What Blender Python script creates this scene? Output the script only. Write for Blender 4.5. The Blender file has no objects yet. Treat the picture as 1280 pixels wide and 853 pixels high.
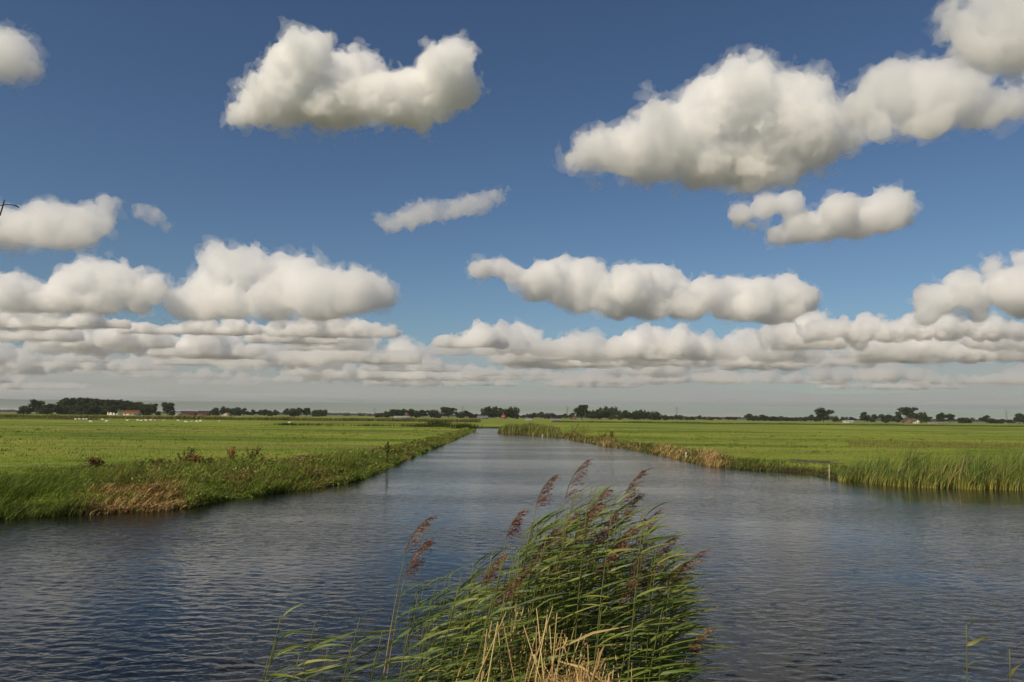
import bpy, math, random
import numpy as np
from mathutils import Matrix, Vector

random.seed(7)
rng = np.random.default_rng(7)
SC = bpy.context.scene
COL = SC.collection

# ------------------------------------------------------------------ camera
CAM_H = 4.0
LENS = 26.0
PITCH = math.radians(5.81)
ROLL = math.radians(0.58)
cam_data = bpy.data.cameras.new('camera')
cam_data.lens = LENS
cam_data.sensor_width = 36.0
cam_data.clip_start = 0.05
cam_data.clip_end = 120000.0
cam = bpy.data.objects.new('camera', cam_data)
COL.objects.link(cam)
RM = Matrix.Rotation(math.pi / 2 + PITCH, 3, 'X') @ Matrix.Rotation(ROLL, 3, 'Z')
cam.matrix_world = Matrix.Translation((0, 0, CAM_H)) @ RM.to_4x4()
SC.camera = cam

# ------------------------------------------------------------------ sky and sun
SUN_EL = math.radians(43)
SUN_DIR = Vector((-0.62, -0.78, 0)).normalized()          # where the sun stands, on the ground plane
world = bpy.data.worlds.new('World')
SC.world = world
world.use_nodes = True
wt = world.node_tree
wt.nodes.clear()
w_out = wt.nodes.new('ShaderNodeOutputWorld')
w_bg = wt.nodes.new('ShaderNodeBackground')
w_sky = wt.nodes.new('ShaderNodeTexSky')
w_sky.sky_type = 'NISHITA'
w_sky.sun_disc = False
w_sky.sun_elevation = SUN_EL
w_sky.sun_rotation = math.atan2(SUN_DIR.x, SUN_DIR.y)
w_sky.altitude = 0
w_sky.air_density = 1.0
w_sky.dust_density = 1.0
w_sky.ozone_density = 1.8
w_bg.inputs['Strength'].default_value = 0.053
w_tint = wt.nodes.new('ShaderNodeMix')                     # cool slide-film rendering of the blue
w_tint.data_type = 'RGBA'; w_tint.blend_type = 'MULTIPLY'; w_tint.inputs[0].default_value = 1.0
w_tint.inputs[7].default_value = (0.87, 0.95, 1.0, 1)
w_gam = wt.nodes.new('ShaderNodeGamma'); w_gam.inputs['Gamma'].default_value = 1.18
wt.links.new(w_sky.outputs[0], w_tint.inputs[6])
wt.links.new(w_tint.outputs[2], w_gam.inputs['Color'])
wt.links.new(w_gam.outputs[0], w_bg.inputs['Color'])
wt.links.new(w_bg.outputs[0], w_out.inputs['Surface'])

sun_data = bpy.data.lights.new('sun', 'SUN')
sun_data.energy = 4.1
sun_data.angle = math.radians(0.5)
sun_data.color = (1.0, 0.865, 0.65)
sun = bpy.data.objects.new('sun', sun_data)
COL.objects.link(sun)
sdir = Vector((SUN_DIR.x * math.cos(SUN_EL), SUN_DIR.y * math.cos(SUN_EL), math.sin(SUN_EL)))
sun.rotation_euler = sdir.to_track_quat('Z', 'Y').to_euler()
sun.location = (0, 0, 50)

SC.view_settings.view_transform = 'Standard'
SC.view_settings.look = 'None'
SC.view_settings.exposure = 0.0
SC.view_settings.gamma = 1.0
SC.render.engine = 'CYCLES'
SC.cycles.max_bounces = 24
SC.cycles.diffuse_bounces = 3
SC.cycles.glossy_bounces = 3
SC.cycles.transmission_bounces = 4
SC.cycles.volume_bounces = 18
SC.cycles.transparent_max_bounces = 48
SC.cycles.use_denoising = True

# ------------------------------------------------------------------ helpers
F_PX = 1280 * LENS / 36.0


def ray(x, y):
    return RM @ Vector(((x - 640) / F_PX, -(y - 426.5) / F_PX, -1.0))


def G(x, y, z=0.0):
    """point of the ground (height z) seen at a place of the photograph"""
    d = ray(x, y)
    t = (z - CAM_H) / d.z
    return Vector((d.x * t, d.y * t, z))


def A(x, y, dist):
    """point at depth dist (along +Y)"""
    d = ray(x, y)
    t = dist / d.y
    return Vector((d.x * t, dist, CAM_H + d.z * t))


def tag(o, label=None, cat=None, group=None, kind=None):
    if label: o['label'] = label
    if cat: o['category'] = cat
    if group: o['group'] = group
    if kind: o['kind'] = kind
    return o


def empty(name, loc=(0, 0, 0), rz=0.0):
    o = bpy.data.objects.new(name, None)
    o.empty_display_size = 0.2
    COL.objects.link(o)
    o.location = loc
    o.rotation_euler = (0, 0, rz)
    return o


def link(name, me, mat=None, parent=None, loc=None):
    o = bpy.data.objects.new(name, me)
    COL.objects.link(o)
    if mat is not None and len(me.materials) == 0:
        me.materials.append(mat)
    if parent is not None:
        o.parent = parent
    if loc is not None:
        o.location = loc
    return o


def fast_mesh(name, verts, quads=None, tris=None, colors=None, smooth=False):
    me = bpy.data.meshes.new(name)
    verts = np.asarray(verts, dtype=np.float32).reshape(-1, 3)
    me.vertices.add(len(verts))
    me.vertices.foreach_set('co', verts.ravel())
    loops, starts, totals = [], [], []
    n = 0
    for f, k in ((quads, 4), (tris, 3)):
        if f is None or len(f) == 0:
            continue
        f = np.asarray(f, dtype=np.int32).reshape(-1, k)
        loops.append(f.ravel())
        starts.append(n + np.arange(len(f), dtype=np.int32) * k)
        totals.append(np.full(len(f), k, dtype=np.int32))
        n += f.size
    loops = np.concatenate(loops); starts = np.concatenate(starts); totals = np.concatenate(totals)
    me.loops.add(len(loops))
    me.loops.foreach_set('vertex_index', loops)
    me.polygons.add(len(starts))
    me.polygons.foreach_set('loop_start', starts)
    me.polygons.foreach_set('loop_total', totals)
    if smooth:
        me.polygons.foreach_set('use_smooth', np.ones(len(starts), dtype=bool))
    me.update(calc_edges=True)
    if colors is not None:
        c = np.ones((len(verts), 4), dtype=np.float32)
        c[:, :3] = np.asarray(colors, dtype=np.float32).reshape(-1, 3)
        at = me.color_attributes.new('tint', 'FLOAT_COLOR', 'POINT')
        at.data.foreach_set('color', c.ravel())
    return me


def new_mat(name):
    m = bpy.data.materials.new(name)
    m.use_nodes = True
    m.node_tree.nodes.clear()
    return m, m.node_tree, (lambda t: m.node_tree.nodes.new(t)), m.node_tree.links.new


def plain(name, col, rough=0.8, noise=0.25, scale=3.0):
    m, t, N, L = new_mat(name)
    o = N('ShaderNodeOutputMaterial'); b = N('ShaderNodeBsdfPrincipled')
    tc = N('ShaderNodeTexCoord'); nz = N('ShaderNodeTexNoise'); mr = N('ShaderNodeMapRange')
    nz.inputs['Scale'].default_value = scale; nz.inputs['Detail'].default_value = 5
    L(tc.outputs['Object'], nz.inputs['Vector'])
    mr.inputs['To Min'].default_value = 1 - noise; mr.inputs['To Max'].default_value = 1 + noise
    mx = N('ShaderNodeVectorMath'); mx.operation = 'SCALE'; mx.inputs[0].default_value = col
    L(nz.outputs['Fac'], mr.inputs['Value']); L(mr.outputs[0], mx.inputs['Scale'])
    L(mx.outputs[0], b.inputs['Base Color']); b.inputs['Roughness'].default_value = rough
    L(b.outputs[0], o.inputs['Surface'])
    return m


def leafy(name, gain=1.0, trans=0.3, rough=0.6, spec=0.25):
    """leaf material: colour comes from each blade's own tint"""
    m, t, N, L = new_mat(name)
    o = N('ShaderNodeOutputMaterial'); b = N('ShaderNodeBsdfPrincipled')
    at = N('ShaderNodeAttribute'); at.attribute_name = 'tint'
    sc = N('ShaderNodeVectorMath'); sc.operation = 'SCALE'; sc.inputs['Scale'].default_value = gain
    L(at.outputs['Color'], sc.inputs[0])
    L(sc.outputs[0], b.inputs['Base Color'])
    b.inputs['Roughness'].default_value = rough
    b.inputs['Specular IOR Level'].default_value = spec
    tr = N('ShaderNodeBsdfTranslucent'); mx = N('ShaderNodeMixShader'); mx.inputs[0].default_value = trans
    L(sc.outputs[0], tr.inputs['Color'])
    L(b.outputs[0], mx.inputs[1]); L(tr.outputs[0], mx.inputs[2]); L(mx.outputs[0], o.inputs['Surface'])
    return m


def box(x0, x1, y0, y1, z0, z1):
    v = [(x, y, z) for z in (z0, z1) for y in (y0, y1) for x in (x0, x1)]
    q = [(0, 2, 3, 1), (4, 5, 7, 6), (0, 1, 5, 4), (2, 6, 7, 3), (0, 4, 6, 2), (1, 3, 7, 5)]
    return v, q


class MB:
    """collects boxes, bars and faces into one mesh"""
    def __init__(self):
        self.v, self.q, self.t = [], [], []

    def add(self, v, q=(), t=()):
        n = len(self.v)
        self.v += [tuple(a) for a in v]
        self.q += [tuple(i + n for i in f) for f in q]
        self.t += [tuple(i + n for i in f) for f in t]
        return self

    def box(self, *a):
        return self.add(*box(*a))

    def tube(self, pts, radii, sides=6):
        pts = [Vector(p) for p in pts]
        vs, qs = [], []
        for i, p in enumerate(pts):
            d = (pts[min(i + 1, len(pts) - 1)] - pts[max(i - 1, 0)]).normalized()
            u = d.cross(Vector((0, 1, 0.13))).normalized(); w = d.cross(u)
            r = radii[i] if hasattr(radii, '__len__') else radii
            for k in range(sides):
                a = 2 * math.pi * k / sides
                vs.append(p + (u * math.cos(a) + w * math.sin(a)) * r)
        for i in range(len(pts) - 1):
            for k in range(sides):
                k2 = (k + 1) % sides
                qs.append((i * sides + k, i * sides + k2, (i + 1) * sides + k2, (i + 1) * sides + k))
        e = len(pts) - 1
        ts = [(0, k + 1, k) for k in range(1, sides - 1)] + [(e * sides, e * sides + k, e * sides + k + 1) for k in range(1, sides - 1)]
        return self.add(vs, qs, ts)

    def mesh(self, name, smooth=False):
        return fast_mesh(name, self.v, self.q or None, self.t or None, smooth=smooth)

    def build(self, name, mat, parent=None, loc=None, smooth=False):
        return link(name, self.mesh(name, smooth), mat, parent, loc)


def value_noise(P, scale, seed):
    """smooth value noise, P (...,3) -> -1..1"""
    r = np.random.default_rng(seed)
    T = r.random((32, 32, 32)).astype(np.float32) * 2 - 1
    q = P / scale + 1000.37
    i = np.floor(q).astype(np.int64)
    f = (q - i).astype(np.float32)
    f = f * f * (3 - 2 * f)
    i &= 31
    j = (i + 1) & 31
    x0, y0, z0 = i[..., 0], i[..., 1], i[..., 2]
    x1, y1, z1 = j[..., 0], j[..., 1], j[..., 2]
    fx, fy, fz = f[..., 0], f[..., 1], f[..., 2]
    a = T[x0, y0, z0] * (1 - fx) + T[x1, y0, z0] * fx
    b = T[x0, y1, z0] * (1 - fx) + T[x1, y1, z0] * fx
    c = T[x0, y0, z1] * (1 - fx) + T[x1, y0, z1] * fx
    d = T[x0, y1, z1] * (1 - fx) + T[x1, y1, z1] * fx
    return (a * (1 - fy) + b * fy) * (1 - fz) + (c * (1 - fy) + d * fy) * fz


def fbm(P, scale, seed, octaves=3, gain=0.5):
    s, a = 0, 1.0
    for k in range(octaves):
        s = s + a * value_noise(P, scale, seed + k)
        scale *= 0.5; a *= gain
    return s


def surface_nets(F, origin, cell):
    """closed surface F = 0 of a field on a grid (inside F < 0)"""
    inside = F < 0
    nx, ny, nz = F.shape
    C = (nx - 1, ny - 1, nz - 1)
    acc = np.zeros(C + (3,), np.float32); cnt = np.zeros(C, np.float32)
    cor = [(a, b, c) for a in (0, 1) for b in (0, 1) for c in (0, 1)]
    sl = lambda o: (slice(o[0], o[0] + C[0]), slice(o[1], o[1] + C[1]), slice(o[2], o[2] + C[2]))
    for a in cor:
        for ax in range(3):
            if a[ax]:
                continue
            b = list(a); b[ax] = 1; b = tuple(b)
            fa, fb = F[sl(a)], F[sl(b)]
            m = inside[sl(a)] != inside[sl(b)]
            t = np.where(m, fa / np.where(m, fa - fb, 1), 0)
            for k in range(3):
                acc[..., k] += m * (a[k] + (t if k == ax else 0))
            cnt += m
    idx = -np.ones(C, np.int64)
    act = cnt > 0
    idx[act] = np.arange(act.sum())
    ijk = np.argwhere(act)
    V = (ijk + acc[act] / cnt[act][:, None]) * cell + origin
    quads = []
    for ax in range(3):
        s0 = [slice(None)] * 3; s1 = [slice(None)] * 3
        s0[ax] = slice(0, -1); s1[ax] = slice(1, None)
        i0, i1 = inside[tuple(s0)], inside[tuple(s1)]
        for sign in (0, 1):
            e = np.argwhere((i0 & ~i1) if sign == 0 else (~i0 & i1))
            u, v = (ax + 1) % 3, (ax + 2) % 3
            ok = (e[:, u] > 0) & (e[:, v] > 0) & (e[:, u] < C[u]) & (e[:, v] < C[v])
            e = e[ok]
            def at(du, dv):
                k = e.copy(); k[:, u] += du; k[:, v] += dv
                return idx[k[:, 0], k[:, 1], k[:, 2]]
            q = np.stack([at(-1, -1), at(0, -1), at(0, 0), at(-1, 0)], 1)
            quads.append(q if sign == 0 else q[:, ::-1])
    return V, np.concatenate(quads)


def strips(base, height, width, lean_az, lean, color, segs=2, droop=0.0, side_az=None, tip=None):
    """many grass blades at once: bent tapered strips; returns verts, quads, tris, colors"""
    n = len(base)
    if side_az is None:
        side_az = rng.random(n) * math.pi
    sv = np.stack([np.cos(side_az), np.sin(side_az), np.zeros(n)], 1)
    lv = np.stack([np.cos(lean_az), np.sin(lean_az), np.zeros(n)], 1)
    k = 2 * segs + 1
    V = np.zeros((n, k, 3)); Cc = np.repeat(color[:, None, :], k, 1)
    for s in range(segs + 1):
        t = s / segs
        p = base + lv * (lean * height * t ** 1.7)[:, None]
        p[:, 2] += height * (t * (1 - 0.25 * lean * t)) - droop * height * t ** 3
        w = width * (1 - t) ** 0.6 * (0.75 + 0.5 * t) * 0.5
        if s < segs:
            V[:, 2 * s] = p - sv * w[:, None]; V[:, 2 * s + 1] = p + sv * w[:, None]
        else:
            V[:, 2 * s] = p
        if tip is not None:
            Cc[:, 2 * s:2 * s + 2] = Cc[:, 2 * s:2 * s + 2] * (1 - t) + tip[:, None, :] * t
    o = np.arange(n)[:, None] * k
    Q = np.concatenate([o + np.array([[2 * s, 2 * s + 1, 2 * s + 3, 2 * s + 2]]) for s in range(segs - 1)]) if segs > 1 else np.zeros((0, 4), int)
    T = o + np.array([[2 * segs - 2, 2 * segs - 1, 2 * segs]])
    return V.reshape(-1, 3), Q, T, Cc.reshape(-1, 3)


def leaf_quads(pos, size, color, nrm=None, aspect=1.7):
    """many diamond leaves with random facing"""
    n = len(pos)
    if nrm is None:
        nrm = rng.normal(size=(n, 3))
    nrm = nrm / np.linalg.norm(nrm, axis=1, keepdims=True)
    r = rng.normal(size=(n, 3))
    u = np.cross(nrm, r); u /= np.linalg.norm(u, axis=1, keepdims=True)
    v = np.cross(nrm, u)
    a = u * (size * aspect * 0.5)[:, None]; b = v * (size * 0.5)[:, None]
    V = np.stack([pos - a, pos + b - a * 0.1, pos + a, pos - b - a * 0.1], 1)
    Q = np.arange(n)[:, None] * 4 + np.arange(4)[None, :]
    return V.reshape(-1, 3), Q, np.repeat(color, 4, 0)


class Stuff:
    def __init__(self):
        self.V, self.Q, self.T, self.C, self.n = [], [], [], [], 0

    def add(self, V, Q, T, C):
        if Q is not None and len(Q): self.Q.append(Q + self.n)
        if T is not None and len(T): self.T.append(T + self.n)
        self.V.append(V); self.C.append(C); self.n += len(V)

    def blades(self, *a, **k):
        self.add(*strips(*a, **k))

    def leaves(self, *a, **k):
        V, Q, C = leaf_quads(*a, **k)
        self.add(V, Q, None, C)

    def build(self, name, mat, label=None, cat=None, kind='stuff', parent=None, loc=None):
        me = fast_mesh(name, np.concatenate(self.V), np.concatenate(self.Q) if self.Q else None,
                       np.concatenate(self.T) if self.T else None, np.concatenate(self.C))
        o = link(name, me, mat, parent, loc)
        return tag(o, label, cat, kind=kind)


def mixcol(n, *cols, jitter=0.18):
    """random colour per blade between the given ones"""
    cols = np.array(cols)
    w = rng.dirichlet(np.ones(len(cols)) * 0.6, n)
    c = w @ cols
    return np.clip(c * (1 + rng.normal(size=(n, 1)) * jitter), 0.002, 1)


def smooth01(t):
    t = np.clip(t, 0, 1)
    return t * t * (3 - 2 * t)


# ------------------------------------------------------------------ canal outline
left_px = [(593, 538), (575, 546), (560, 552.5), (540, 560), (520, 568), (500, 576.5), (480, 585), (468, 591),
           (445, 600), (400, 609), (330, 618), (265, 627), (235, 634), (200, 638), (100, 643), (0, 649)]
right_px = [(1280, 612), (1180, 610), (1100, 606), (1050, 600), (1000, 591.5), (930, 587), (880, 582), (858, 576), (800, 564),
            (750, 556.5), (707, 548.5), (690, 546), (660, 543.8), (622, 541.6)]
L_w = [G(*p).to_2d() for p in left_px]
R_w = [G(*p).to_2d() for p in right_px]
far_y = G(600, 535.7).y
NEAR_Y = 6.6
poly = [(-120, NEAR_Y - 0.4), (-20, NEAR_Y), (0, NEAR_Y + 0.15), (20, NEAR_Y), (120, NEAR_Y - 0.5), (120, R_w[0].y - 6), (60, R_w[0].y - 1.2)]
poly += [tuple(p) for p in R_w]
pr = R_w[-1]
poly += [(pr.x + 3, pr.y + 10), (pr.x + 16, pr.y + 22), (pr.x + 16, far_y + 3), (pr.x + 2, far_y + 1), (G(600, 535.8).x, far_y), (G(588, 536).x, far_y - 1)]
poly += [tuple(p) for p in L_w]
poly += [(-38, L_w[-1].y - 1.0), (-120, L_w[-1].y - 5)]
POLY = np.array(poly, dtype=np.float64)


def canal_sd(x, y):
    """signed distance to the water's edge: negative over water"""
    x = np.asarray(x, float); y = np.asarray(y, float)
    d2 = np.full(x.shape, 1e18); ins = np.zeros(x.shape, bool)
    n = len(POLY)
    for i in range(n):
        ax, ay = POLY[i]; bx, by = POLY[(i + 1) % n]
        ex, ey = bx - ax, by - ay
        t = np.clip(((x - ax) * ex + (y - ay) * ey) / (ex * ex + ey * ey), 0, 1)
        d2 = np.minimum(d2, (x - ax - t * ex) ** 2 + (y - ay - t * ey) ** 2)
        c = ((ay > y) != (by > y))
        with np.errstate(divide='ignore', invalid='ignore'):
            xi = ax + (y - ay) * ex / (ey if ey != 0 else 1e-9)
        ins ^= c & (x < xi)
    d = np.sqrt(d2)
    return np.where(ins, -d, d)


FIELD_Z = 0.6
SCL = CAM_H / 2.6


def ground_z(x, y, sd=None):
    x = np.asarray(x, float); y = np.asarray(y, float)
    if sd is None:
        sd = canal_sd(x, y)
    P = np.stack([x, y, np.zeros_like(x)], -1)
    wob = value_noise(P, 1.3, 5) * 0.35 + value_noise(P, 0.5, 6) * 0.12
    s = sd + wob * np.exp(-np.abs(sd) / 3.0)
    z = np.where(s < 0, -0.9 * smooth01(-s / 1.6), 0)
    bank = smooth01(s / 1.7) * (FIELD_Z + 0.02)
    z = z + np.where(s >= 0, bank, 0)
    far = np.exp(-np.hypot(x, y) / 400.0)
    z = z + np.where(sd > 0.3, value_noise(P, 7.0, 9) * 0.05 + value_noise(P, 1.6, 10) * 0.02, 0) * far
    z = z + (1.75 * smooth01((NEAR_Y - y) / 6.2)) * (sd > 0)
    return z


def axis_lines(lo_dense, hi_dense, step, lo, hi, growth):
    a = list(np.arange(lo_dense, hi_dense, step))
    s, p = step, a[-1]
    while p < hi:
        s *= growth; p += s; a.append(min(p, hi))
    s, p = step, a[0]
    pre = []
    while p > lo:
        s *= growth; p -= s; pre.append(max(p, lo))
    return np.array(sorted(set(pre + a)))


# ------------------------------------------------------------------ materials of the setting
def ground_material():
    m, t, N, L = new_mat('meadow_soil_and_turf')
    o = N('ShaderNodeOutputMaterial'); b = N('ShaderNodeBsdfPrincipled')
    g = N('ShaderNodeNewGeometry')
    mp = N('ShaderNodeMapping'); mp.inputs['Scale'].default_value = (0.35, 1.0, 1.0); mp.inputs['Rotation'].default_value = (0, 0, 0.12)
    L(g.outputs['Position'], mp.inputs['Vector'])
    def noise(scale, detail, vec=mp, rough=0.6):
        n = N('ShaderNodeTexNoise'); n.inputs['Scale'].default_value = scale; n.inputs['Detail'].default_value = detail
        n.inputs['Roughness'].default_value = rough
        L(vec.outputs[0], n.inputs['Vector']); return n
    n1 = noise(0.045, 6); n2 = noise(0.9, 6); n3 = noise(6.0, 4)
    r1 = N('ShaderNodeValToRGB')
    e = r1.color_ramp.elements
    e[0].position = 0.40; e[0].color = (0.085, 0.125, 0.016, 1)
    e[1].position = 0.62; e[1].color = (0.250, 0.290, 0.036, 1)
    k = r1.color_ramp.elements.new(0.50); k.color = (0.170, 0.230, 0.025, 1)
    k = r1.color_ramp.elements.new(0.56); k.color = (0.215, 0.235, 0.040, 1)
    ad = N('ShaderNodeMath'); ad.operation = 'MULTIPLY_ADD'; ad.inputs[1].default_value = 0.45
    sb = N('ShaderNodeMath'); sb.operation = 'SUBTRACT'; sb.inputs[1].default_value = 0.5
    L(n2.outputs['Fac'], sb.inputs[0]); L(sb.outputs[0], ad.inputs[0]); L(n1.outputs['Fac'], ad.inputs[2])
    L(ad.outputs[0], r1.inputs['Fac'])
    ln = N('ShaderNodeVectorMath'); ln.operation = 'LENGTH'; L(g.outputs['Position'], ln.inputs[0])
    fr = N('ShaderNodeMapRange'); fr.inputs['From Min'].default_value = 900; fr.inputs['From Max'].default_value = 2500
    L(ln.outputs['Value'], fr.inputs['Value'])
    far_mix = N('ShaderNodeMix'); far_mix.data_type = 'RGBA'; far_mix.inputs[7].default_value = (0.125, 0.115, 0.075, 1)   # arable land farther off, dulled to keep green bounce off the clouds
    mp2 = N('ShaderNodeMapping'); mp2.inputs['Scale'].default_value = (0.05, 1.0, 1.0); mp2.inputs['Rotation'].default_value = (0, 0, -0.06)
    L(g.outputs['Position'], mp2.inputs['Vector'])
    n4 = noise(0.10, 4, mp2)                                  # old mowing lines and trodden tracks
    tr_ = N('ShaderNodeMapRange'); tr_.inputs['From Min'].default_value = 0.54; tr_.inputs['From Max'].default_value = 0.68; tr_.inputs['To Max'].default_value = 0.75
    L(n4.outputs['Fac'], tr_.inputs['Value'])
    trk = N('ShaderNodeMix'); trk.data_type = 'RGBA'; trk.inputs[7].default_value = (0.230, 0.200, 0.070, 1)
    L(tr_.outputs[0], trk.inputs[0]); L(r1.outputs[0], trk.inputs[6])
    L(fr.outputs[0], far_mix.inputs[0]); L(trk.outputs[2], far_mix.inputs[6])
    hs = N('ShaderNodeMapRange'); hs.inputs['From Min'].default_value = 0.3; hs.inputs['From Max'].default_value = 0.7
    hs.inputs['To Min'].default_value = 0.8; hs.inputs['To Max'].default_value = 1.15
    L(n3.outputs['Fac'], hs.inputs['Value'])
    ml = N('ShaderNodeVectorMath'); ml.operation = 'SCALE'
    L(far_mix.outputs[2], ml.inputs[0]); L(hs.outputs[0], ml.inputs['Scale'])
    # bare wet peat low on the banks
    sx = N('ShaderNodeSeparateXYZ'); L(g.outputs['Position'], sx.inputs[0])
    lo = N('ShaderNodeMapRange'); lo.inputs['From Min'].default_value = 0.22; lo.inputs['From Max'].default_value = 0.52
    L(sx.outputs['Z'], lo.inputs['Value'])
    mx = N('ShaderNodeMix'); mx.data_type = 'RGBA'; mx.inputs[6].default_value = (0.035, 0.025, 0.014, 1)
    L(lo.outputs[0], mx.inputs[0]); L(ml.outputs[0], mx.inputs[7])
    L(mx.outputs[2], b.inputs['Base Color'])
    b.inputs['Roughness'].default_value = 0.9; b.inputs['Specular IOR Level'].default_value = 0.1
    bp = N('ShaderNodeBump'); bp.inputs['Strength'].default_value = 0.9; bp.inputs['Distance'].default_value = 0.12
    L(n3.outputs['Fac'], bp.inputs['Height']); L(bp.outputs[0], b.inputs['Normal'])
    L(b.outputs[0], o.inputs['Surface'])
    return m


def water_material():
    m, t, N, L = new_mat('canal_water')
    o = N('ShaderNodeOutputMaterial'); b = N('ShaderNodeBsdfPrincipled')
    b.inputs['Base Color'].default_value = (0.007, 0.007, 0.005, 1)
    b.inputs['Roughness'].default_value = 0.09
    b.inputs['IOR'].default_value = 1.333
    g = N('ShaderNodeNewGeometry')
    mp = N('ShaderNodeMapping'); mp.inputs['Scale'].default_value = (0.55, 1.0, 1.0)
    L(g.outputs['Position'], mp.inputs['Vector'])
    n1 = N('ShaderNodeTexNoise'); n1.inputs['Scale'].default_value = 8.0; n1.inputs['Detail'].default_value = 4; n1.inputs['Distortion'].default_value = 0.3
    n2 = N('ShaderNodeTexNoise'); n2.inputs['Scale'].default_value = 3.4; n2.inputs['Detail'].default_value = 2; n2.inputs['Distortion'].default_value = 0.5
    L(mp.outputs[0], n1.inputs['Vector']); L(mp.outputs[0], n2.inputs['Vector'])
    mpl = N('ShaderNodeMapping'); mpl.inputs['Scale'].default_value = (0.035, 0.11, 1.0); mpl.inputs['Rotation'].default_value = (0, 0, 0.2)
    nl = N('ShaderNodeTexNoise'); nl.inputs['Scale'].default_value = 1.0; nl.inputs['Detail'].default_value = 3
    L(g.outputs['Position'], mpl.inputs['Vector']); L(mpl.outputs[0], nl.inputs['Vector'])
    lane = N('ShaderNodeMapRange'); lane.inputs['From Min'].default_value = 0.40; lane.inputs['From Max'].default_value = 0.60   # wind lanes and calmer water
    lane.inputs['To Min'].default_value = 0.25; lane.inputs['To Max'].default_value = 0.95
    L(nl.outputs['Fac'], lane.inputs['Value'])
    b1 = N('ShaderNodeBump'); b1.inputs['Strength'].default_value = 0.9; b1.inputs['Distance'].default_value = 0.015
    b2 = N('ShaderNodeBump'); b2.inputs['Strength'].default_value = 0.5; b2.inputs['Distance'].default_value = 0.055
    L(n1.outputs['Fac'], b1.inputs['Height']); L(n2.outputs['Fac'], b2.inputs['Height'])
    L(lane.outputs[0], b1.inputs['Strength']); L(lane.outputs[0], b2.inputs['Strength'])
    L(b2.outputs[0], b1.inputs['Normal']); L(b1.outputs[0], b.inputs['Normal'])
    L(b.outputs[0], o.inputs['Surface'])
    return m


def cloud_material(name, density, g=0.25):
    m, t, N, L = new_mat(name)
    o = N('ShaderNodeOutputMaterial'); v = N('ShaderNodeVolumeScatter')
    v.inputs['Color'].default_value = (0.985, 0.976, 0.958, 1)
    v.inputs['Density'].default_value = density
    v.inputs['Anisotropy'].default_value = g
    L(v.outputs[0], o.inputs['Volume'])
    return m


M_GROUND = ground_material()
M_WATER = water_material()
M_GRASS = leafy('grass_blades', 1.0, 0.3)
M_HERB = leafy('broad_leaves', 1.0, 0.25)
M_DRY = leafy('dry_straw', 1.0, 0.15, 0.7)
M_REED = leafy('reed_leaves', 1.0, 0.28, 0.5, 0.35)
M_TREE = leafy('tree_leaves', 1.0, 0.15, 0.7, 0.1)
M_BARK = plain('bark', (0.05, 0.038, 0.026), 0.9, 0.3, 4)
M_WOOL = plain('wool', (0.74, 0.70, 0.62), 0.95, 0.1, 9)
M_WOOD = plain('weathered_wood', (0.42, 0.36, 0.24), 0.8, 0.25, 14)
M_STRAWS = [plain('dead_stem', c, 0.7, 0.2, 30) for c in ((0.42, 0.30, 0.12), (0.54, 0.40, 0.17), (0.32, 0.20, 0.08))]
M_STEEL = plain('galvanised_steel', (0.20, 0.21, 0.22), 0.5, 0.1, 1)

# ------------------------------------------------------------------ ground
xs = axis_lines(-46, 60, 0.8, -42000, 42000, 1.11)
ys = axis_lines(0, 70, 0.8, -9000, 46000, 1.085)
X, Y = np.meshgrid(xs, ys, indexing='ij')
Z = ground_z(X, Y)
nx, ny = X.shape
I = np.arange(nx * ny).reshape(nx, ny)
Qd = np.stack([I[:-1, :-1], I[1:, :-1], I[1:, 1:], I[:-1, 1:]], -1).reshape(-1, 4)
ground = link('ground', fast_mesh('ground', np.stack([X, Y, Z], -1), Qd, smooth=True), M_GROUND)
tag(ground, 'flat green meadow on both sides of the canal', kind='structure')

# ------------------------------------------------------------------ water
yv = np.concatenate([np.geomspace(5.0, 110.0, 400), np.linspace(112, 330, 40)])
uu = np.concatenate([np.linspace(-1.0, 1.0, 410)])
U, YV = np.meshgrid(uu, yv, indexing='ij')
XW = U * (YV * 0.95 + 5.0)
r2 = np.random.default_rng(3)
H = np.zeros_like(XW)
R0 = np.hypot(XW * 0.8, YV + 16.0)                      # wave fronts bow gently away from the near shore
for i in range(80):
    lam = 0.10 * (0.40 / 0.10) ** r2.random()
    th = r2.normal() * 0.55
    k = 2 * math.pi / lam
    ph = r2.random() * 6.283
    amp = 0.00125 * (lam / 0.35) ** 0.9
    fade = smooth01((lam * 9.5 - YV * 0.055) / (lam * 6))   # short waves are carried by the material farther off
    H += amp * fade * np.sin(k * (R0 * math.cos(th) + XW * math.sin(th)) + ph)
P3 = np.stack([XW, YV, np.zeros_like(XW)], -1)
H *= 0.8 + 0.3 * value_noise(P3, 3.5, 21) + 0.35 * value_noise(P3 * np.array([0.4, 1, 1]), 9.0, 22)
nu, nv = XW.shape
I = np.arange(nu * nv).reshape(nu, nv)
Qd = np.stack([I[:-1, :-1], I[1:, :-1], I[1:, 1:], I[:-1, 1:]], -1).reshape(-1, 4)
water = link('canal_water', fast_mesh('canal_water', np.stack([XW, YV, H], -1), Qd, smooth=True), M_WATER)
tag(water, 'dark rippled canal water between the meadows', kind='structure')

# ------------------------------------------------------------------ vegetation of the meadows and banks
RMi = np.array(RM.transposed())


def proj(P):
    q = (P - np.array([0, 0, CAM_H])) @ RMi.T
    return 640 + F_PX * q[:, 0] / -q[:, 2], 426.5 - F_PX * q[:, 1] / -q[:, 2]


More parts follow.
